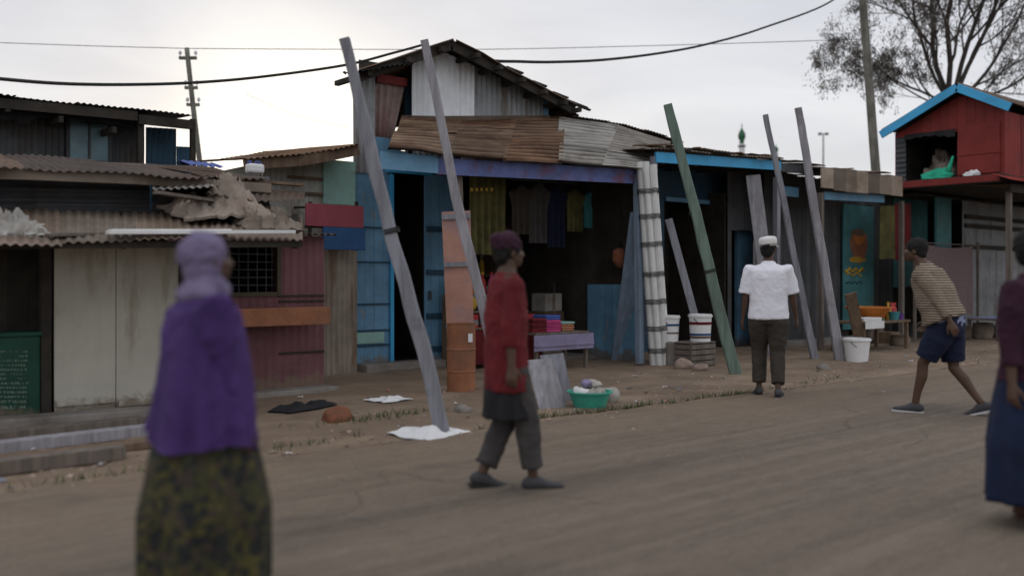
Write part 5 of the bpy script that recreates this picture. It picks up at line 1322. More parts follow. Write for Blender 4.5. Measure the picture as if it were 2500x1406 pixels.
for k in range(9):
    mb = MB(); a = 6.283*k/6; rr = .11 if k < 6 else .04; mb.ball((0, 0, 0), (.082, .055, .042), 20, 14)
    mt = Matrix.Rotation(rng.random()*6, 3, 'Z'); c_ = V(p.x+rr*math.cos(a), p.y+rr*math.sin(a), .17+(.08 if k >= 6 else 0))
    mb.v = [mt @ (v*(1+.55*noise.noise(v*16+V(k*3, 0, 0))+.3*noise.noise(v*45+V(k*3, 0, 0))))+c_ for v in mb.v]
    pq = solo('parcel', mb, rng.choice(['tin_pale', 'paper', 'tin_pale', 'lavender']), 'x', 'parcel', c_, 'wrapped parcels in the green basin', smooth=True)
    pq['label'] = {'g_pink': 'pink', 'paper': 'white', 'tin_pale': 'grey', 'lavender': 'lavender'}[{MT['g_pink'].name: 'g_pink', MT['paper'].name: 'paper', MT['tin_pale'].name: 'tin_pale', MT['lavender'].name: 'lavender'}[pq.data.materials[0].name]]+' wrapped parcel in the green basin'
p = G(1488, 985); mb = MB(); mb.ball((p.x, p.y, .09), (.13, .11, .10), 18, 11); mb.v = [v+V(0, 0, .0)+(v-V(p.x, p.y, .09))*.35*noise.noise(v*9) for v in mb.v]; solo('bag', mb, 'tin_pale', 'small pinkish grey bag slumped right of the green basin', 'bag', (p.x, p.y, 0), smooth=True)

# goods table with folded cloths and trays
tp = G(1345, 900); tz = .56
r = thing('goods_table', 'rough wooden goods table set out in front of the general shop', 'table', (tp.x, tp.y, 0))
mb = MB()
for k in range(4): mb.box(tp.x-.55, tp.x+.55, tp.y-.28+.14*k+.004, tp.y-.28+.14*(k+1)-.004, tz-.025, tz, rng.uniform(.8, 1.1))
obj('tabletop', mb, 'wood', r)
for dx in (-.5, .5):
    for dy in (-.23, .23): mb = MB(); mb.box(tp.x+dx-.025, tp.x+dx+.025, tp.y+dy-.025, tp.y+dy+.025, -.05, tz-.026); obj('leg', mb, 'wood', r)
def folded(label, x, y, z, w, d, n, m, h=.035):
    mb = MB()
    for k in range(n):
        mb.box(x-w/2+rng.uniform(-.01, .01), x+w/2+rng.uniform(-.01, .01), y-d/2, y+d/2+rng.uniform(-.01, .01), z+h*k+.001, z+h*(k+1)-.003, rng.uniform(.7, 1.3))
    solo('folded_cloths', mb, m, label, 'folded cloths', (x, y, z), 'folded cloths on the goods table', bevel=.012)
folded('stack of red folded cloths at the left end of the goods table', tp.x-.38, tp.y, tz, .28, .36, 6, 'top_red')
folded('stack of magenta folded cloths in the middle of the goods table', tp.x-.05, tp.y+.05, tz, .30, .34, 5, 'g_pink')
folded('stack of blue folded cloths on top of the magenta stack', tp.x-.05, tp.y+.05, tz+.176, .29, .32, 2, 'g_blue')
folded('stack of orange folded cloths at the right end of the goods table', tp.x+.27, tp.y+.06, tz, .26, .30, 3, 'orange')
folded('single pale green folded cloth on top of the orange stack', tp.x+.27, tp.y+.06, tz+.106, .27, .31, 1, 'mint')
mb = MB(); mb.box(tp.x-.60, tp.x+.60, tp.y-.305, tp.y-.287, .30, tz-.03); mb.box(tp.x-.60, tp.x+.6, tp.y-.32, tp.y-.306, .36, .40); solo('cloth', mb, 'lavender', 'lavender striped cloth hanging over the front of the goods table', 'cloth', (tp.x, tp.y-.3, .3), bevel=.005)
p = G(1420, 862)
for i, (dx, hh, lab, m) in enumerate(((0, .50, 'tall dusty sack with rolled rim right of the goods table', 'tin_tan'), (.46, .40, 'shorter dusty sack with rolled rim beside the blue wall', 'tarp'))):
    c_ = (p.x+dx, p.y+.15*i, 0.0); r = thing('sack', lab, 'sack', c_, 'open sacks beside the goods table')
    mb = MB(); mb.lathe(c_, [(.17, 0), (.20, .06), (.195, hh*.6), (.185, hh), (.165, hh*.98), (.02, hh*.96)], 20); mb.v = [v+V(.03*noise.noise(v*5), .03*noise.noise(v*5+V(3, 0, 0)), 0) for v in mb.v]; obj('body', mb, m, r, smooth=True)
    mb = MB(); mb.tube([V(c_[0]+.186*math.cos(a), c_[1]+.186*math.sin(a), hh) for a in [6.283*k/20 for k in range(21)]], .024, 8); obj('rim', mb, m, r, smooth=True)
mb = MB(); px = V(sx(1372, 12.2), 12.2, 0); mb.box(px.x-.17, px.x+.17, 12.2, 12.26, .07, 1.28); solo('board', mb, 'tin_dark', 'upright dark grey panel standing inside the general shop', 'board', px, bevel=.006)

# small goods: one of each kind, then copies along the shelves
def proto_tin():
    r = thing('tin', 'x', 'tin', (0, 0, 0)); mb = MB(); mb.lathe((0, 0, 0), [(.05, 0), (.055, .005), (.055, .15), (.05, .155), (.045, .15), (.01, .15)], 14); obj('can', mb, 'g_white', r); return r
def make_good(kind, m, loc, label, group, s=1.0):
    x, y, z = loc
    r = thing(kind, label, kind.replace('_', ' '), loc, group)
    L = Vector(loc); mb = MB(); m2 = rng.choice(['g_white', 'g_yellow', 'g_red', 'g_grey'])
    if kind == 'tin':
        mb.lathe(L, [(.055*s, 0), (.055*s, .15*s), (.05*s, .155*s), (.01, .15*s)], 14); obj('can', mb, m, r)
        q = MB(); q.lathe(L, [(.0565*s, .03*s), (.0565*s, .09*s)], 14); obj('label_band', q, m2, r)
    elif kind == 'bottle':
        mb.lathe(L, [(.04*s, 0), (.045*s, .02*s), (.045*s, .16*s), (.018*s, .21*s), (.018*s, .25*s)], 14); obj('glass', mb, m, r, smooth=True)
        q = MB(); q.lathe(L+V(0, 0, .25*s+.001), [(.021*s, 0), (.021*s, .03*s)], 10); obj('cap', q, m2, r)
    elif kind == 'box':
        w, d, h = .10*s, .07*s, rng.uniform(.13, .22)*s
        mb.box(x-w, x+w, y-d, y+d, z, z+h); obj('carton', mb, m, r, bevel=.004)
        q = MB(); q.box(x-w*.6, x+w*.6, y-d-.003, y-d-.0005, z+h*.35, z+h*.75); obj('label_panel', q, m2, r)
    elif kind == 'packet':
        mb.ball(L+V(0, 0, .085*s), (.075*s, .035*s, .085*s), 12, 8); obj('pouch', mb, m, r, smooth=True)
        q = MB(); q.box(x-.07*s, x+.07*s, y-.006, y+.006, z+.165*s, z+.195*s); obj('seal', q, m2, r)
    return r
protos = {}
cname = dict(g_red='red', g_yellow='yellow', g_blue='blue', g_white='white', g_green='green', g_orange='orange', g_brown='brown', g_pink='pink', g_purple='purple', g_teal='teal')
shelf_names = {.55: 'lowest', 1.02: 'second', 1.42: 'middle', 1.86: 'fourth', 2.3: 'top'}
def shelves():
    x_lo, x_hi = XL+.2, 11.1
    for z, nm in shelf_names.items():
        x = x_lo
        while x < x_hi:
            kind = rng.choice(['tin', 'bottle', 'box', 'packet', 'tin', 'bottle'])
            m = rng.choice(['g_red', 'g_white', 'g_yellow', 'g_brown', 'g_orange', 'g_green', 'g_blue', 'g_red', 'g_white'] if z < 1.8 else ['g_brown', 'g_green', 'g_blue', 'g_brown', 'g_white'])
            lab = '%s %s standing on the %s shelf inside the general shop' % (cname[m], kind, nm); grp = 'goods on the general shop shelves'
            loc = (x, 13.32+rng.uniform(-.06, .06), z)
            if (kind, m) in protos: dup(protos[(kind, m)], loc, None, lab, grp)
            else: protos[(kind, m)] = make_good(kind, m, loc, lab, grp, 1.25)
            x += rng.uniform(.17, .36)
shelves()
# display rack at the shop front (left) stacked with bright packets
rk = V(sx(1215, 11.1), 11.1, 0)
r = thing('display_rack', 'low stepped wooden rack of bright packets at the front of the general shop', 'rack', rk)
steps = [(.0, .62), (.28, .86), (.56, 1.10)]
for i, (dy, z) in enumerate(steps):
    mb = MB(); mb.box(rk.x-.55, rk.x+.75, rk.y+dy-.13, rk.y+dy+.13, z-.03, z); obj('shelf', mb, 'wood_brown', r)
    mb = MB(); mb.box(rk.x-.55, rk.x-.52, rk.y+dy-.12, rk.y+dy+.12, -.05, z-.031); mb.box(rk.x+.72, rk.x+.75, rk.y+dy-.12, rk.y+dy+.12, -.05, z-.031); obj('side_board', mb, 'wood_brown', r)
mb = MB(); mb.box(rk.x-.57, rk.x+.77, rk.y-.155, rk.y-.14, .08, .58); obj('front_cloth', mb, 'top_red', r, bevel=.004)
stn = ('front', 'middle', 'rear')
for i, (dy, z) in enumerate(steps):
    x = rk.x-.46
    while x < rk.x+.7:
        kind = rng.choice(['packet', 'tin', 'box', 'bottle']); m = rng.choice(['g_red', 'g_red', 'g_white', 'g_yellow', 'g_orange', 'g_pink', 'g_white'])
        lab = '%s %s on the %s step of the low packet rack' % (cname[m], kind, stn[i]); loc = (x, rk.y+dy, z)
        if (kind, m) in protos: dup(protos[(kind, m)], loc, None, lab, 'goods on the stepped rack')
        else: protos[(kind, m)] = make_good(kind, m, loc, lab, 'goods on the stepped rack', 1.25)
        x += rng.uniform(.17, .24)
# olive bunches hanging at the left of the shop opening
mb = MB(); th = 10.75; a, e = sx(1146, th), sx(1236, th); n = 36; vs = []
for k in range(n+1):
    u = k/n
    for j in range(10): v = j/9; vs.append((a+(e-a)*u, th+.05*math.sin(u*34)*(.4+.6*v), zy(1190, 424+(622-424)*v, th)))
fs = [(k*10+j, (k+1)*10+j, (k+1)*10+j+1, k*10+j+1) for k in range(n) for j in range(9)]; m_ = len(vs); vs += [(x, y+.012, z) for x, y, z in vs]
mb.add(vs, fs+[tuple(reversed([q+m_ for q in f])) for f in fs]); solo('curtain', mb, 'olive', 'dark olive curtain hanging at the left of the general shop opening', 'curtain', (a, th, zy(1190, 622, th)), smooth=True)
mb = MB(); q0, q1 = F(1140, 418, th), F(1245, 424, th); mb.tube([q0, q1], .014, 8); solo('rail', mb, 'tin_dark', 'thin rail carrying the dark olive curtain', 'rail', q0)
pr = None
for k in range(5):  # solid orange dots added in place of small reflections
    q = F(1152+12*k, 462, th-.09); lab = 'small orange dot added for a reflection on the olive curtain'
    if pr is None:
        mb = MB(); mb.box(q.x-.022, q.x+.022, q.y-.008, q.y+.008, q.z-.03, q.z+.02); pr = solo('glint', mb, 'g_yellow', lab, 'glint', q, 'orange dots added for reflections on the olive curtain', bevel=.004)
    else:
        o = pr.copy(); COL.objects.link(o); o.location = q

def garment(px, ytop, t, w, h, m, label, long_=False):
    c = F(px, ytop, t); mb = MB(); n = 22; mm = 16; vs = []
    for i in range(mm+1):
        v = i/mm
        for j in range(n+1):
            u = j/n-.5; sl = 1.0 if v > .42 and not long_ else 1.0
            half = w/2*((.35+.65*min(1, v/.10)) if v < .10 else (1.25-.35*min(1, max(0, (v-.1)/.35)) if not long_ else 1.0+.15*v))
            x = u*2*half; y = .045*math.sin(u*19+px)*(.3+.7*v)+.02*noise.noise(V(u*5, v*3, px)); vs.append((c.x+x, t+y, c.z-h*v-.05*abs(u)*(1 if v < .3 else 0)))
    fs = [(i*(n+1)+j, (i+1)*(n+1)+j, (i+1)*(n+1)+j+1, i*(n+1)+j+1) for i in range(mm) for j in range(n)]; k = len(vs)
    vs += [(x, y+.014, z) for x, y, z in vs]; mb.add(vs, fs+[tuple(reversed([q+k for q in f])) for f in fs])
    mb.tube([(c.x, t, c.z), (c.x, t, c.z+.05), (c.x+.02, t, c.z+.07)], .005, 5)
    solo('garment', mb, m, label, 'garment', c, 'clothes hung in the general shop opening', smooth=True)
for px, yt, t, w, h, m, lab in ((1272, 452, 10.9, .42, .75, 'trousers_brown', 'dark brown shirt hung first right of the olive curtain'), (1318, 446, 11.0, .40, .95, 'trousers_grey', 'grey coat hung between the brown shirt and the navy dress'), (1362, 452, 11.1, .40, 1.0, 'navy', 'navy dress hung in the middle of the general shop opening'),
                               (1402, 462, 11.2, .38, .7, 'olive', 'olive shirt hung right of the navy dress'), (1440, 470, 11.3, .36, .6, 'g_teal', 'dark teal shirt hung at the right end of the clothes row')):
    garment(px, yt, t, w, h, m, lab)
mb = MB(); mb.tube([F(1245, 438, 10.85), F(1460, 452, 11.35)], .012, 6); solo('rail', mb, 'tin_dark', 'thin rail carrying the row of dark clothes in the general shop', 'rail', F(1245, 438, 10.85))
def cartons():
    cols = dict(g_brown='brown', tarp='tan', g_grey='grey', tin_brown='dark brown'); k = 0
    for (x, y, z, w, d, h, m, lab) in ((10.9, 12.0, .07, .5, .45, .38, 'tarp', 'tan carton lowest in the pile at the right shop wall'), (10.92, 12.0, .452, .44, .42, .34, 'g_brown', 'brown carton in the middle of the pile at the right shop wall'), (10.95, 12.02, .794, .38, .36, .30, 'tin_pale', 'pale carton topmost on the pile at the right shop wall'),
                                   (10.35, 12.5, .07, .55, .45, .42, 'g_brown', 'brown carton lowest in the shorter pile deeper in the shop'), (10.37, 12.5, .492, .45, .4, .36, 'g_grey', 'grey carton on top of the shorter pile deeper in the shop')):
        r = thing('carton', lab, 'carton', (x, y, z), 'cartons piled in the general shop')
        mb = MB(); mb.box(x-w/2, x+w/2, y-d/2, y+d/2, z, z+h); obj('box', mb, m, r, bevel=.008)
        mb = MB(); mb.box(x-.03, x+.03, y-d/2-.003, y-d/2-.0005, z+.02, z+h-.01); mb.box(x-.03, x+.03, y-d/2, y+d/2, z+h+.0005, z+h+.003); obj('tape', mb, 'tin_tan', r)
cartons()
# red bag and a white plate on the right wall of the general shop
q = F(1512, 590, 10.6); r = thing('bag', 'dull red bag hanging on the inside of the right shop wall', 'bag', q)
mb = MB(); mb.ball((q.x, q.y, q.z-.26), (.15, .09, .17), 18, 12); mb.v = [v+(v-V(q.x, q.y, q.z-.26))*.35*noise.noise(v*8) for v in mb.v]; obj('body', mb, 'brick', r, smooth=True)
mb = MB(); mb.tube([q+V(-.08, 0, -.14), q+V(-.03, 0, .0), q+V(.03, 0, 0), q+V(.08, 0, -.14)], .012, 6); obj('strap', mb, 'black_cloth', r, smooth=True)
# stall goods before the teal shop: orange basin, white cloth, crates
def right_stall():
    c = F(2118, 790, 9.15); c.z = 0
    r = thing('market_bench', 'low wooden bench of goods in front of the teal shop', 'bench', c)
    zt = zy(2118, 782, 9.15)
    mb = MB(); mb.box(c.x-.75, c.x+.95, c.y-.35, c.y+.35, zt-.04, zt); obj('top', mb, 'wood_brown', r)
    for dx in (-.68, .88):
        for dy in (-.3, .3): mb = MB(); mb.box(c.x+dx-.03, c.x+dx+.03, c.y+dy-.03, c.y+dy+.03, -.05, zt-.041); obj('leg', mb, 'wood_brown', r)
    mb = MB(); mb.lathe((c.x+.20, c.y+.10, zt), [(.24, 0), (.40, .22), (.43, .225), (.43, .25), (.39, .25), (.23, .03), (.01, .03)], 28); solo('basin', mb, 'g_orange', 'wide shallow orange basin on the bench by the teal shop', 'basin', (c.x+.2, c.y+.1, zt))
    mb = MB(); mb.box(c.x-.72, c.x-.06, c.y-.368, c.y-.352, zt-.13, zt+.004); mb.box(c.x-.72, c.x-.1, c.y-.34, c.y-.06, zt+.003, zt+.07); solo('cloth', mb, 'paper', 'white cloth folded over the left end of the market bench', 'cloth', (c.x-.4, c.y-.3, zt), bevel=.02)
    for (dx, lab, m, s) in ((.62, 'teal plastic tub on the right end of the market bench', 'g_teal', 1.0), (.86, 'small purple plastic tub at the end of the market bench', 'g_purple', .7)):
        mb = MB(); mb.lathe((c.x+dx, c.y-.18, zt), [(.09*s, 0), (.11*s, .14*s), (.12*s, .14*s), (.12*s, .155*s), (.1*s, .155*s), (.08*s, .01), (.005, .01)], 20); solo('tub', mb, m, lab, 'tub', (c.x+dx, c.y-.18, zt))
    for k, (px, py, w, h, m, lab) in enumerate(((2165, 840, .32, .26, 'wood_brown', 'dark brown box under the right of the market bench'), (2215, 822, .4, .3, 'tin_dark', 'black box right of the market bench'), (2250, 800, .5, .42, 'tarp', 'tan covered crate behind the person in stripes'))):
        g_ = G(px, py); mb = MB()
        for i in range(4): mb.box(g_.x-w/2, g_.x+w/2, g_.y-.2, g_.y+.2, h*i/4+.003-.02, h*(i+1)/4-.004, rng.uniform(.8, 1.2))
        solo('crate', mb, m, lab, 'crate', (g_.x, g_.y, 0), 'crates by the market bench', bevel=.006)
    k = 0
    for px, py, t, kind, m, sc, lab in ((2180, 775, 9.2, 'packet', 'g_red', 1.6, 'red packet at the right end of the market bench row'), (2150, 776, 9.05, 'tin', 'g_green', 1.3, 'green tin before the orange basin on the bench'), (2168, 776, 9.05, 'bottle', 'g_yellow', 1.2, 'yellow bottle beside the green tin on the bench'), (2102, 775, 9.3, 'box', 'g_brown', 1.3, 'brown box behind the white cloth on the bench')):
        q = F(px, py, t); make_good(kind, m, (q.x, q.y, zt), lab, 'goods on the market bench', sc)
    for px, py, rr, hh, m, lab in ((2135, 838, .20, .30, 'tarp', 'tan open sack under the market bench'), (2195, 846, .17, .24, 'tin_tan', 'small tan sack right of the market bench legs'), (2400, 828, .22, .36, 'tarp', 'tan sack standing before the pale blue table'), (2445, 822, .20, .28, 'tin_pale', 'pale sack standing before the pale blue table'), (2345, 830, .19, .30, 'tin_brown', 'dark sack left of the pale blue table')):
        q = G(px, py); mb = MB(); mb.lathe((q.x, q.y, 0), [(rr*.85, 0), (rr, .06), (rr*.98, hh*.6), (rr*.92, hh), (rr*1.0, hh*1.02), (rr*.8, hh*.95), (.02, hh*1.05)], 22); mb.v = [v+V(.05*noise.noise(v*4), .05*noise.noise(v*4+V(3, 0, 0)), 0) for v in mb.v]
        solo('sack', mb, m, lab, 'sack', (q.x, q.y, 0), 'sacks at the right hand stalls', smooth=True)
    # striped blanket heap and a low table further right
    g_ = F(2330, 600, 9.7); mb = MB(); n = 26; vs = []; a, e = sx(2250, 9.7), sx(2375, 9.7)
    z1, z0 = zy(2310, 598, 9.7), zy(2310, 770, 9.7)
    for k in range(n+1):
        u = k/n
        for j in range(12): v = j/11; vs.append((a+(e-a)*u, 9.7+.04*math.sin(u*22)*(.3+.7*v), z1+(z0-z1)*v-.06*math.sin(u*3.1)*(1-v)))
    fs = [(k*12+j, (k+1)*12+j, (k+1)*12+j+1, k*12+j+1) for k in range(n) for j in range(11)]; m_ = len(vs); vs += [(x, y+.012, z) for x, y, z in vs]
    mb.add(vs, fs+[tuple(reversed([q+m_ for q in f])) for f in fs]); solo('blanket', mb, 'stripe_cloth', 'dark striped blanket hung in the shade behind the person in stripes', 'blanket', (a, 9.7, z0), smooth=True)
    mb = MB(); mb.tube([V(a-.3, 9.71, z1+.02), V(e+.3, 9.71, z1+.02)], .012, 6); mb.beam(V(a-.28, 9.71, -.05), V(a-.28, 9.71, z1+.1), .05, .05); mb.beam(V(e+.28, 9.71, -.05), V(e+.28, 9.71, z1+.1), .05, .05); solo('rail', mb, 'wood', 'rough wooden rail carrying the dark striped blanket', 'rail', (a, 9.71, 0))
    t0 = F(2440, 800, 9.0); t0.z = 0; r = thing('goods_table', 'low table with a pale blue cover near the right edge', 'table', t0); zt = zy(2440, 775, 9.0)
    mb = MB(); mb.box(t0.x-.9, t0.x+.9, t0.y-.35, t0.y+.35, zt-.04, zt); obj('tabletop', mb, 'wood', r)
    for dx in (-.8, .8):
        for dy in (-.3, .3): mb = MB(); mb.box(t0.x+dx-.03, t0.x+dx+.03, t0.y+dy-.03, t0.y+dy+.03, -.05, zt-.041); obj('leg', mb, 'wood', r)
    mb = MB(); mb.box(t0.x-.85, t0.x+.5, t0.y-.37, t0.y-.353, zt-.1, zt+.004); mb.box(t0.x-.85, t0.x+.5, t0.y-.353, t0.y+.3, zt+.002, zt+.02); obj('cover', mb, 'cloth_pale_blue', r)
right_stall()

# ================================================================== PEOPLE
def fuse(mb, voxel, smooth=2, wrinkle=0.0, wfreq=(9, 9, 4), seed=0.0):
    # one continuous skin from overlapping closed shapes
    me = mb.mesh('tmp', MT['skin']); o = bpy.data.objects.new('tmp', me); COL.objects.link(o)
    m = o.modifiers.new('r', 'REMESH'); m.mode = 'VOXEL'; m.voxel_size = voxel
    dg = bpy.context.evaluated_depsgraph_get(); dg.update()
    out = bpy.data.meshes.new_from_object(o.evaluated_get(dg)); bpy.data.objects.remove(o); bpy.data.meshes.remove(me)
    bm = bmesh.new(); bm.from_mesh(out)
    for _ in range(smooth): bmesh.ops.smooth_vert(bm, verts=bm.verts, factor=.5, use_axis_x=True, use_axis_y=True, use_axis_z=True)
    if wrinkle:
        bm.normal_update()
        for v in bm.verts:
            p = v.co; q = V(p.x*wfreq[0], p.y*wfreq[1], p.z*wfreq[2]+seed)
            f1 = (1-abs(noise.noise(q)))**4; q2 = V((p.x+p.z*.5)*wfreq[0]*1.7, (p.y-p.z*.4)*wfreq[1]*1.7, p.z*wfreq[2]*2.2+seed)
            f2 = (1-abs(noise.noise(q2)))**5; w = 1.1*(f1-.25)+.6*(f2-.15)+.5*noise.noise(q*.6)+.25
            v.co += v.normal*wrinkle*w
    bm.to_mesh(out); bm.free()
    ca = out.color_attributes.get('tint') or out.color_attributes.new('tint', 'FLOAT_COLOR', 'POINT')
    ca.data.foreach_set('color', [1.0]*(4*len(out.vertices)))
    out.polygons.foreach_set('use_smooth', [True]*len(out.polygons)); out.materials.clear()
    return out
def link_mesh(name, me, mats, parent=None):
    for m in (mats if isinstance(mats, list) else [mats]): me.materials.append(mat(m))
    me.name = name; o = bpy.data.objects.new(name, me); COL.objects.link(o)
    if parent: o.parent = parent
    return o
def ik(a, c, l1, l2, bend):
    a, c, bend = Vector(a), Vector(c), Vector(bend); d = c-a; L = min(d.length, (l1+l2)*.998); d.normalize()
    x = (l1*l1-l2*l2+L*L)/(2*L); h = math.sqrt(max(0, l1*l1-x*x)); b = (bend-d*bend.dot(d)).normalized()
    return a+d*x+b*h, a+d*L

def person(label, base, facing, H=1.75, ankles=((-.09, -.05, .09), (.09, .10, .09)), wrists=((-.27, .05, .86), (.27, .12, .88)), lean=0.0, build=1.0,
           toe=(0, 0), head_turn=0.0, group='people on the street'):
    """local frame: facing +Y, right +X; returns dict of joints and the root (the body mesh)"""
    k = H/1.75; S = lambda *p: V(*p)*k
    hipz = .93 if max(abs(a[1]) for a in ankles) < .2 else .90
    pel = V(0, 0, hipz); ln = lambda z, y=0: V(0, y+math.tan(lean)*max(0, z-hipz), z)
    J = dict(k=k)
    B = MB()
    # torso, neck
    secs = [(V(0, 0, hipz-.10), .10, .085), (V(0, 0, hipz-.03), .158*build, .108*build), (ln(hipz+.05), .160*build, .112*build), (ln(hipz+.16), .138*build, .098*build), (ln(1.20), .148*build, .105*build), (ln(1.32), .165*build, .112*build),
            (ln(1.41), .168*build, .098*build), (ln(1.455), .12, .078), (ln(1.485, .005), .072, .066), (ln(1.53, .012), .056, .058), (ln(1.585, .018), .054, .056)]
    B.loft([(p*k, a*k, b*k) for p, a, b in secs], (1, 0, 0), 20)
    # head
    hc = ln(1.645, .022); Mh = Matrix.Rotation(head_turn, 3, 'Z')
    def hp(x, y, z): return (hc+Mh @ V(x, y, z))*k
    def hb(x, y, z, rx, ry, rz, n=14):
        m = MB(); m.ball((0, 0, 0), (rx*k, ry*k, rz*k), n, 10); m.v = [Mh @ v+hp(x, y, z) for v in m.v]; B.add(m.v, m.f)
    hb(0, -.012, .020, .076, .096, .094, 18); hb(0, .030, -.035, .061, .068, .078); hb(0, .058, -.078, .036, .034, .030); hb(0, .072, .028, .050, .018, .014)
    hb(0, .096, -.014, .011, .016, .024); hb(0, .104, -.026, .018, .015, .011); hb(0, .088, -.056, .026, .014, .009); hb(0, .086, -.066, .022, .014, .008)
    for s_ in (-1, 1): hb(s_*.076, -.008, -.012, .010, .022, .032); hb(s_*.042, .058, -.022, .022, .022, .018)
    # arms and hands
    J['arm'] = []; J['leg'] = []
    for s_, w in zip((-1, 1), wrists):
        sh = ln(1.405)+V(s_*.185*build, 0, 0); el, wr = ik(sh, w, .285, .255, (s_*.12, -1, -.15))
        B.loft([(p*k, a*k, b*k) for p, a, b in ((ln(1.40)+V(s_*.12, 0, 0), .05, .055), (sh, .058*build, .060*build), (sh.lerp(el, .35), .049*build, .051*build), (sh.lerp(el, .8), .041, .042), (el, .040, .040), (el.lerp(wr, .3), .040, .038), (el.lerp(wr, .75), .029, .026), (wr, .027, .021))], (0, 1, 0), 14)
        d = (wr-el).normalized(); pn = V(s_*-1, .25, 0); pn = (pn-d*pn.dot(d)).normalized(); ac = d.cross(pn)      # palm faces the thigh; ac = across the palm
        if ac.y < 0: ac = -ac
        m = MB()
        m.loft([(p*k, a*k, b*k) for p, a, b in ((wr, .026, .020), (wr+d*.035, .036, .017), (wr+d*.075, .041, .015), (wr+d*.095, .038, .013))], ac, 12); B.add(m.v, m.f)
        for q, (o, L) in enumerate(((.031, .072), (.0105, .082), (-.0105, .076), (-.031, .060))):
            p0 = wr+d*.085+ac*o; cr = .35+.10*q; p1 = p0+(d*math.cos(cr*.5)+pn*math.sin(cr*.5)+ac*o*.8)*L*.42; p2 = p1+(d*math.cos(cr*1.6)+pn*math.sin(cr*1.6))*L*.33; p3 = p2+(d*math.cos(cr*2.5)+pn*math.sin(cr*2.5))*L*.25
            B.loft([(p*k, a*k, a*k) for p, a in ((p0-d*.012, .0095), (p0, .0092), (p1, .0085), (p2, .0078), (p3, .0068))], ac, 8)
        p0 = wr+d*.03+ac*.030; p1 = p0+(d*.75+ac*.62+pn*.2)*.040; p2 = p1+(d*.92+ac*.25+pn*.3)*.030; p3 = p2+(d*.95+pn*.35)*.022
        B.loft([(p*k, a*k, a*k) for p, a in ((p0-ac*.012, .013), (p0, .0125), (p1, .0105), (p2, .0095), (p3, .008))], pn, 8)
        J['arm'].append((sh, el, wr))
    # legs and feet
    for s_, an, to in zip((-1, 1), ankles, toe):
        hp_ = pel+V(s_*.088*build, 0, -.02); kn, an = ik(hp_, an, .425, .415, (0, 1, 0))
        B.loft([(p*k, a*k, b*k) for p, a, b in ((hp_+V(0, 0, .04), .075*build, .085*build), (hp_.lerp(kn, .12), .086*build, .092*build), (hp_.lerp(kn, .5), .071*build, .076*build), (hp_.lerp(kn, .88), .054, .056), (kn, .051, .054), (kn.lerp(an, .1)+V(0, -.006, 0), .048, .053), (kn.lerp(an, .32)+V(0, -.014, 0), .049, .055), (kn.lerp(an, .7), .036, .039), (an, .031, .036))], (1, 0, 0), 14)
        fd = Matrix.Rotation(-s_*.14, 3, 'Z') @ V(0, math.cos(to), math.sin(to)); up = V(0, -math.sin(to), math.cos(to))
        J.setdefault('foot', []).append((an, fd, up))
        B.loft([(p*k, a*k, b*k) for p, a, b in ((an-fd*.052-up*.050, .026, .030), (an-fd*.03-up*.045, .034, .040), (an+fd*.03-up*.040, .036, .046), (an+fd*.09-up*.058, .042, .028), (an+fd*.145-up*.070, .043, .018), (an+fd*.185-up*.074, .034, .013))], (1, 0, 0), 14)
        J['leg'].append((hp_, kn, an))
    me = fuse(B, .0062*k, 2)
    o = link_mesh('person', me, ['skin', 'eye', 'lip'])
    # eyes and lips as their own material on the same skin
    ec = [hp(s_*.030, .086, .004) for s_ in (-1, 1)]; lc = [hp(x, .100, -.061) for x in (-.014, 0, .014)]
    for pl in me.polygons:
        c_ = pl.center
        if c_.z < 1.4*k: continue
        if any((c_-e_).length < .012*k for e_ in ec): pl.material_index = 1
        elif any((c_-l_).length < .014*k for l_ in lc): pl.material_index = 2
    o.location = (base[0], base[1], 0); o.rotation_euler = (0, 0, math.atan2(-facing[0], facing[1]))
    tag(o, label, 'person', group); J['o'] = o; J['ln'] = ln; J['hp'] = hp; J['hipz'] = hipz; J['Mh'] = Mh; J['build'] = build; J['hc'] = hc
    return J
MT['lip'] = M('lips', (.10, .04, .035), .5, .1, 5, None, bump=0)

def shirt(J, m, z_hem, sleeve=.95, wr=.006, loose=1.0, name='shirt', neck=1.475, tails=False):
    k, ln, b, hz = J['k'], J['ln'], J['build'], J['hipz']; B = MB(); l = loose
    B.loft([(p*k, a*k, c*k) for p, a, c in ((ln(z_hem), .192*b*l, .142*b*l), (ln(z_hem+.02), .194*b*l, .144*b*l), (ln(1.05), .180*b*l, .134*b*l), (ln(1.2), .182*b*l, .136*b*l), (ln(1.32), .192*b, .140*b), (ln(1.40), .195*b, .124*b), (ln(1.445), .150*b, .100), (ln(neck), .088, .080))], (1, 0, 0), 28, dome=False)
    # collar
    B.loft([(p*k, a*k, c*k) for p, a, c in ((ln(neck-.03), .090, .084), (ln(neck+.005, .004), .078, .074), (ln(neck+.022, .006), .074, .070))], (1, 0, 0), 20, dome=False)
    for (sh, el, w) in J['arm']:
        e = el.lerp(w, (sleeve-1)) if sleeve > 1 else sh.lerp(el, sleeve)
        B.ball(sh*k-V((1 if sh.x > 0 else -1)*.004*k, 0, .006*k), .071*k)
        pts = [(ln(1.375)+(sh-ln(1.405))*.45, .085, .080), (sh-V(0, 0, .006), .074*b**.6, .074*b**.6), (sh.lerp(el, .4), .068*b, .069*b)]
        if sleeve > 1: pts += [(el, .062, .062), (e, .050, .048)]
        else: pts += [(e, .072*b*l, .070*b*l)]
        B.loft([(p*k, a*k, c*k) for p, a, c in pts], (0, 1, 0), 18, dome=False)
    return link_mesh(name, fuse(B, .009*k, 2, wr, (8, 8, 5), z_hem*7), m, J['o'])
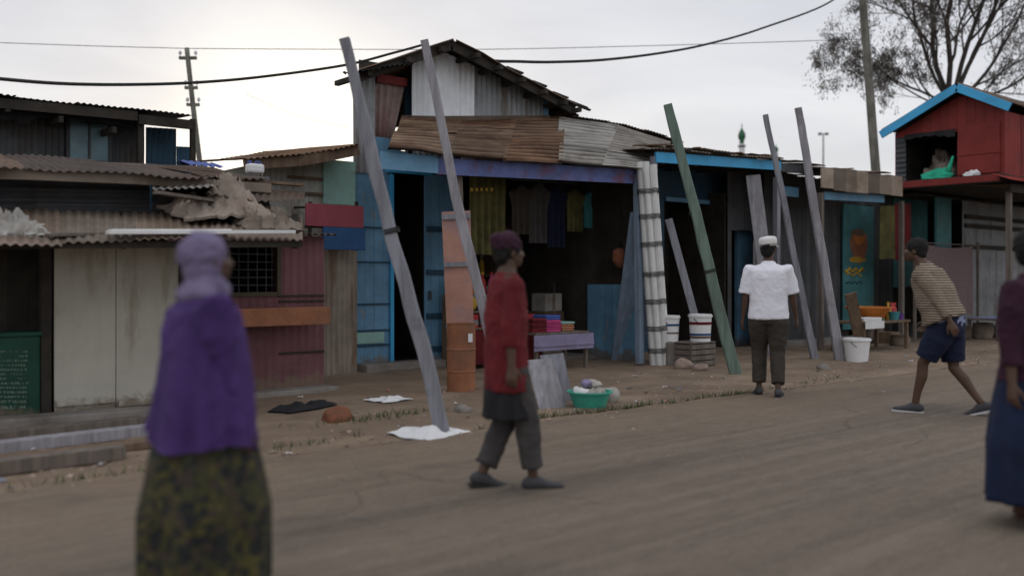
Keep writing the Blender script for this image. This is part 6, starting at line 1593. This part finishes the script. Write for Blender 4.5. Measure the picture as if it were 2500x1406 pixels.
def trousers(J, m, wr=.007, cuff=.86, name='trousers', w=1.0):
    k, hz, b = J['k'], J['hipz'], J['build']; B = MB()
    B.loft([(p*k, a*k, c*k) for p, a, c in ((V(0, 0, hz-.12), .14*b, .115*b), (V(0, 0, hz-.05), .180*b, .132*b), (V(0, 0, hz+.04), .178*b, .130*b), (V(0, 0, hz+.12), .160*b, .118*b))], (1, 0, 0), 24, dome=False)
    for (h, kn, an) in J['leg']:
        e = kn.lerp(an, cuff) if cuff <= 1 else an
        B.loft([(p*k, a*k, c*k) for p, a, c in ((h+V(0, 0, .03), .092*b, .108*b), (h.lerp(kn, .2), .100*b*w, .108*b*w), (h.lerp(kn, .6), .084*b*w, .090*b*w), (kn, .073*w, .077*w), (kn.lerp(an, .5), .066*w, .070*w), (e, .062*w, .068*w))], (1, 0, 0), 18, dome=False)
    return link_mesh(name, fuse(B, .009*k, 2, wr, (7, 7, 6), 3), m, J['o'])
def shorts(J, m, f=.78, name='shorts'):
    k, hz, b = J['k'], J['hipz'], J['build']; B = MB()
    B.loft([(p*k, a*k, c*k) for p, a, c in ((V(0, 0, hz-.12), .15*b, .12*b), (V(0, 0, hz-.05), .188*b, .138*b), (V(0, 0, hz+.04), .182*b, .134*b), (V(0, 0, hz+.12), .164*b, .122*b))], (1, 0, 0), 24, dome=False)
    for (h, kn, an) in J['leg']:
        B.loft([(p*k, a*k, c*k) for p, a, c in ((h+V(0, 0, .03), .096*b, .112*b), (h.lerp(kn, .3), .104*b, .112*b), (h.lerp(kn, f), .104, .108), (h.lerp(kn, f+.06), .105, .108))], (1, 0, 0), 18, dome=False)
    return link_mesh(name, fuse(B, .009*k, 2, .006, (7, 7, 6), 3), m, J['o'])
def skirt(J, m, z0, flare=1.25, top_z=None, sway=0.0, name='skirt', folds=9, y_off=0.0):
    k, hz, b = J['k'], J['hipz'], J['build']; B = MB(); n = 120; mm = 34; zt = top_z or hz+.12; vs = []
    for i in range(mm+1):
        v = i/mm; z = zt+(z0-zt)*v; w = (.168+(.215*flare-.168)*min(1, v*1.6)**.8)*b; d = (.128+(.185*flare-.128)*min(1, v*1.6)**.8)*b
        for j in range(n):
            a = 6.283*j/n; f = 1+.06*v*math.sin(folds*a+1.5*math.sin(a*2)+1.2*v)+.05*v*math.sin(5*a+2+2*v)+.08*v*noise.noise(V(math.cos(a)*2, math.sin(a)*2, v*2))
            vs.append(V(w*f*math.cos(a), d*f*math.sin(a)+y_off*v+sway*v*math.cos(a), z)*k)
    N = len(vs); vs += [V(v.x*.94, v.y*.94, v.z+.004) for v in vs]
    fs = [(i*n+j, (i+1)*n+j, (i+1)*n+(j+1) % n, i*n+(j+1) % n) for i in range(mm) for j in range(n)]
    fs = [tuple(reversed(f)) for f in fs]+[tuple(q+N for q in f) for f in fs]+[(mm*n+j, mm*n+(j+1) % n, N+mm*n+(j+1) % n, N+mm*n+j) for j in range(n)]
    B.add(vs, fs); return obj(name, B, m, J['o'], smooth=True, local=True)
def shoes(J, m, sole='shoe_sole', name='shoe', flat=False):
    k = J['k']
    for (an, fd, up) in J['foot']:
        B = MB()
        B.loft([(p*k, a*k, b*k) for p, a, b in ((an-fd*.068-up*.050, .030, .034), (an-fd*.035-up*.038, .040, .050), (an+fd*.03-up*.042, .043, .050), (an+fd*.09-up*.060, .047, .034), (an+fd*.155-up*.070, .047, .024), (an+fd*.205-up*.074, .036, .017))], (1, 0, 0), 16)
        sh = link_mesh(name, fuse(B, .007*k, 2), m, J['o'])
        q = MB(); pr = [(-.085, .020), (-.07, .034), (-.02, .038), (.05, .040), (.12, .048), (.18, .044), (.215, .026)]; vs = []
        sd = fd.cross(up)
        for z in (-.098, -.080):
            for x, w in pr: vs.append((an+fd*x+sd*w+up*z)*k)
            for x, w in reversed(pr): vs.append((an+fd*x-sd*w+up*z)*k)
        n = len(pr)*2; q.add(vs, [tuple(reversed(range(n))), tuple(range(n, 2*n))]+[(j, (j+1) % n, n+(j+1) % n, n+j) for j in range(n)]); obj('sole', q, sole, sh, local=True)
def hair(J, m='hair', vol=1.0):
    k = J['k']; B = MB(); Mh = J['Mh']; h = MB(); h.ball((0, 0, 0), (.085*vol*k, .103*vol*k, .094*vol*k), 22, 14)
    vs = [Mh @ v+J['hp'](0, -.022, .034) for v in h.v]; B.add(vs, h.f)
    h = MB(); h.ball((0, 0, 0), (.070*k, .050*k, .075*k), 18, 10); B.add([Mh @ v+J['hp'](0, -.062, -.020) for v in h.v], h.f)
    return link_mesh('hair', fuse(B, .007*k, 1, .006, (60, 60, 60), 1), m, J['o'])

FWD, RT = V(UC, US, 0), V(US, -UC, 0)
# ---- man in the white shirt and cap, seen from behind
J = person('person seen from behind in a white short sleeved shirt, white cap and dark trousers', G(1876, 966), RT*.25+FWD, 1.80, ankles=((-.10, .06, .09), (.10, -.16, .10)), wrists=((-.28, .05, .86), (.30, .10, .88)), build=1.12, toe=(0, 0), head_turn=-.25)
shirt(J, 'shirt_white', .86, .92, .0055, 1.02); trousers(J, 'trousers_brown', wr=.007, w=1.12); shoes(J, 'shoe_dark', 'shoe_dark'); hair(J)
def cap(J, m='cap_white'):
    k, Mh = J['k'], J['Mh']; tilt = Matrix.Rotation(-.12, 3, 'Y')
    def pl(mb): mb.v = [Mh @ (tilt @ v)+J['hp'](0, -.012, .060) for v in mb.v]; return mb
    c = MB(); c.lathe((0, 0, 0), [(.094*k, -.035*k), (.100*k, -.02*k), (.106*k, .03*k), (.104*k, .055*k), (.085*k, .072*k), (.04*k, .080*k), (.005, .081*k)], 28)
    c.v = [V(v.x*.94, v.y*1.12, v.z) for v in c.v]; h = obj('cap', pl(c), m, J['o'], smooth=True, local=True)
    b = MB(); b.lathe((0, 0, 0), [(.097*k, -.034*k), (.099*k, -.034*k), (.1035*k, -.008*k), (.1015*k, -.008*k)], 28); b.v = [V(v.x*.945, v.y*1.125, v.z) for v in b.v]; obj('band', pl(b), 'tin_pale', h, local=True)
    v_ = MB(); n = 14; vs = []
    for j in range(n+1):
        a = math.pi*(.12+.76*j/n); r0, r1 = .096*k, (.096+.075*math.sin(math.pi*j/n))*k
        for r_, dz in ((r0, -.03), (r1, -.048)): 
            vs += [V(r_*math.cos(a)*.95, r_*math.sin(a)*1.12, dz*k), V(r_*math.cos(a)*.95, r_*math.sin(a)*1.12, (dz+.006)*k)]
    fs = []
    for j in range(n):
        o = 4*j; fs += [(o, o+2, o+6, o+4), (o+1, o+5, o+7, o+3), (o+2, o+3, o+7, o+6), (o, o+4, o+5, o+1)]
    v_.add(vs, fs); obj('visor', pl(v_), m, h, local=True)
cap(J)
def shawl(J, m):
    k, ln = J['k'], J['ln']; n, mm = 110, 40; vs = []
    for i in range(mm+1):
        v = i/mm
        for j in range(n):
            a = 6.283*j/n; z0 = .78+.05*math.sin(a*2+.6)-.06*math.cos(a-1.57)
            key = [(0, .085, .080, 1.475), (.10, .155, .108, 1.452), (.20, .238, .146, 1.405), (.32, .285, .178, 1.29), (.6, .315, .215, 1.06), (1, .335, .245, z0)]
            for (va, wa, da, za), (vb, wb, db, zb) in zip(key, key[1:]):
                if va <= v <= vb: f = (v-va)/(vb-va); w, d, z = wa+(wb-wa)*f, da+(db-da)*f, za+(zb-za)*f; break
            fo = max(0, v-.12); g = 1+fo*(.050*math.sin(13*a+2.2*math.sin(a*3)+1.2*v)+.035*math.sin(7*a+3*v)+.06*noise.noise(V(math.cos(a)*1.6, math.sin(a)*1.6, v*2.4)))
            g += .05*fo*((1-abs(noise.noise(V(math.cos(a)*2+v, math.sin(a)*2, v*4.5))))**4-.4)
            c = ln(z); vs.append(V(w*g*math.cos(a), c.y+d*g*math.sin(a), z)*k)
    N = len(vs); vs += [V(q.x*.965, q.y*.965, q.z-.003) for q in vs]
    fs = [(i*n+j, i*n+(j+1) % n, (i+1)*n+(j+1) % n, (i+1)*n+j) for i in range(mm) for j in range(n)]
    fs = [tuple(reversed(f)) for f in fs]+[tuple(q+N for q in f) for f in fs]+[(mm*n+j, mm*n+(j+1) % n, N+mm*n+(j+1) % n, N+mm*n+j) for j in range(n)]
    B = MB(); B.add(vs, fs); return obj('shawl', B, m, J['o'], smooth=True, local=True)
# ---- woman in the purple top, nearest the camera
b = D(500, 680, 3.86)
J = person('person nearest the camera in a purple shawl, lavender headscarf and olive printed skirt', (b.x, b.y), RT*.9+FWD*.5, 1.52, ankles=((-.09, -.14, .10), (.09, .16, .09)), wrists=((-.24, .0, .84), (.24, .10, .84)), build=1.25, head_turn=.15)
shirt(J, 'top_purple', .80, 1.75, .012, 1.06, 'blouse'); shawl(J, 'top_purple'); skirt(J, 'print_skirt', .14, 1.30); shoes(J, 'sandal', 'sandal', 'sandal')
def headscarf(J, m):
    k, Mh = J['k'], J['Mh']; B = MB()
    def bl(x, y, z, rx, ry, rz):
        h = MB(); h.ball((0, 0, 0), (rx*k, ry*k, rz*k), 20, 14); B.add([Mh @ v+J['hp'](x, y, z) for v in h.v], h.f)
    bl(0, -.030, .028, .094, .108, .104); bl(0, -.062, .022, .080, .085, .085); bl(0, -.035, -.06, .088, .082, .10); bl(0, -.025, -.125, .105, .090, .075); bl(0, -.06, -.165, .145, .085, .060); bl(0, .03, -.15, .095, .06, .055)
    return link_mesh('headscarf', fuse(B, .008*k, 2, .008, (10, 10, 16), 2), m, J['o'])
MT['scarf'] = M('lavender_scarf', (.17, .14, .23), .9, .25, 3, (.10, .08, .15), .5, .75, 4, .2)
headscarf(J, 'scarf')
# ---- woman in red by the goods table
J = person('person in a dark red top and grey wrap skirt walking past the goods table', G(1236, 1194), RT*.95+FWD*.35, 1.62, ankles=((-.08, -.15, .11), (.08, .17, .09)), wrists=((-.25, .16, .90), (.24, -.05, .86)), build=.92, toe=(-.18, .03), head_turn=.1)
shirt(J, 'top_red', .69, 1.5, .008, 1.12, 'tunic'); trousers(J, 'trousers_grey', .008, cuff=.84, w=1.08); skirt(J, 'black_cloth', .50, .94, top_z=.86, name='wrap_skirt'); shoes(J, 'shoe_dark', 'tie'); hair(J, 'hair', 1.02)
def headwrap(J, m):
    k, Mh = J['k'], J['Mh']; B = MB()
    for (x, y, z, rx, ry, rz) in ((0, -.025, .052, .092, .108, .080), (0, -.075, .075, .062, .062, .055), (0, -.01, .09, .07, .075, .05)):
        h = MB(); h.ball((0, 0, 0), (rx*k, ry*k, rz*k), 18, 12); B.add([Mh @ v+J['hp'](x, y, z) for v in h.v], h.f)
    return link_mesh('headwrap', fuse(B, .008*k, 2, .008, (14, 14, 24), 2), m, J['o'])
headwrap(J, 'top_maroon')
# ---- person in a striped jumper striding at the right
J = person('person in a tan striped jumper and navy shorts striding left of the blue skirted person', G(2312, 1012), RT*-.8+FWD*.6, 1.74, ankles=((-.08, .28, .10), (.08, -.30, .13)), wrists=((-.27, -.12, .88), (.26, .24, .92)), lean=.36, build=1.2, toe=(.05, -.3), head_turn=.05)
shirt(J, 'stripe_shirt', .94, 1.8, .008, 1.18, 'jumper'); shorts(J, 'navy'); shoes(J, 'shoe_dark', 'shoe_sole'); hair(J)
q = MB(); k = J['k']
q.loft([(V(0, 0, z)*k, a*k, c*k) for z, a, c in ((.885, .205, .152), (.93, .212, .158), (.975, .206, .154), (1.0, .198, .148))], (1, 0, 0), 28, dome=False)
link_mesh('tied_jacket', fuse(q, .009, 2, .012, (8, 8, 16), 4), 'cloth_pale_blue', J['o'])
# ---- woman cut by the right edge
b = D(2522, 680, 5.15)
J = person('person in a maroon top and long blue skirt at the very right edge', (b.x, b.y), RT*.5+FWD*-.75, 1.60, ankles=((-.09, -.08, .10), (.09, .10, .09)), wrists=((-.27, .08, .88), (.27, .02, .86)), build=1.10)
shirt(J, 'top_maroon', .86, 1.6, .008, 1.06, 'blouse'); skirt(J, 'blue_skirt', .16, 1.22); shoes(J, 'sandal', 'sandal', 'sandal'); hair(J, 'hair', 1.05)

# ------------------------------------------------------------------ lens: focused on the shop fronts
cam.data.dof.use_dof = True
cam.data.dof.focus_distance = 13.0
cam.data.dof.aperture_fstop = .75
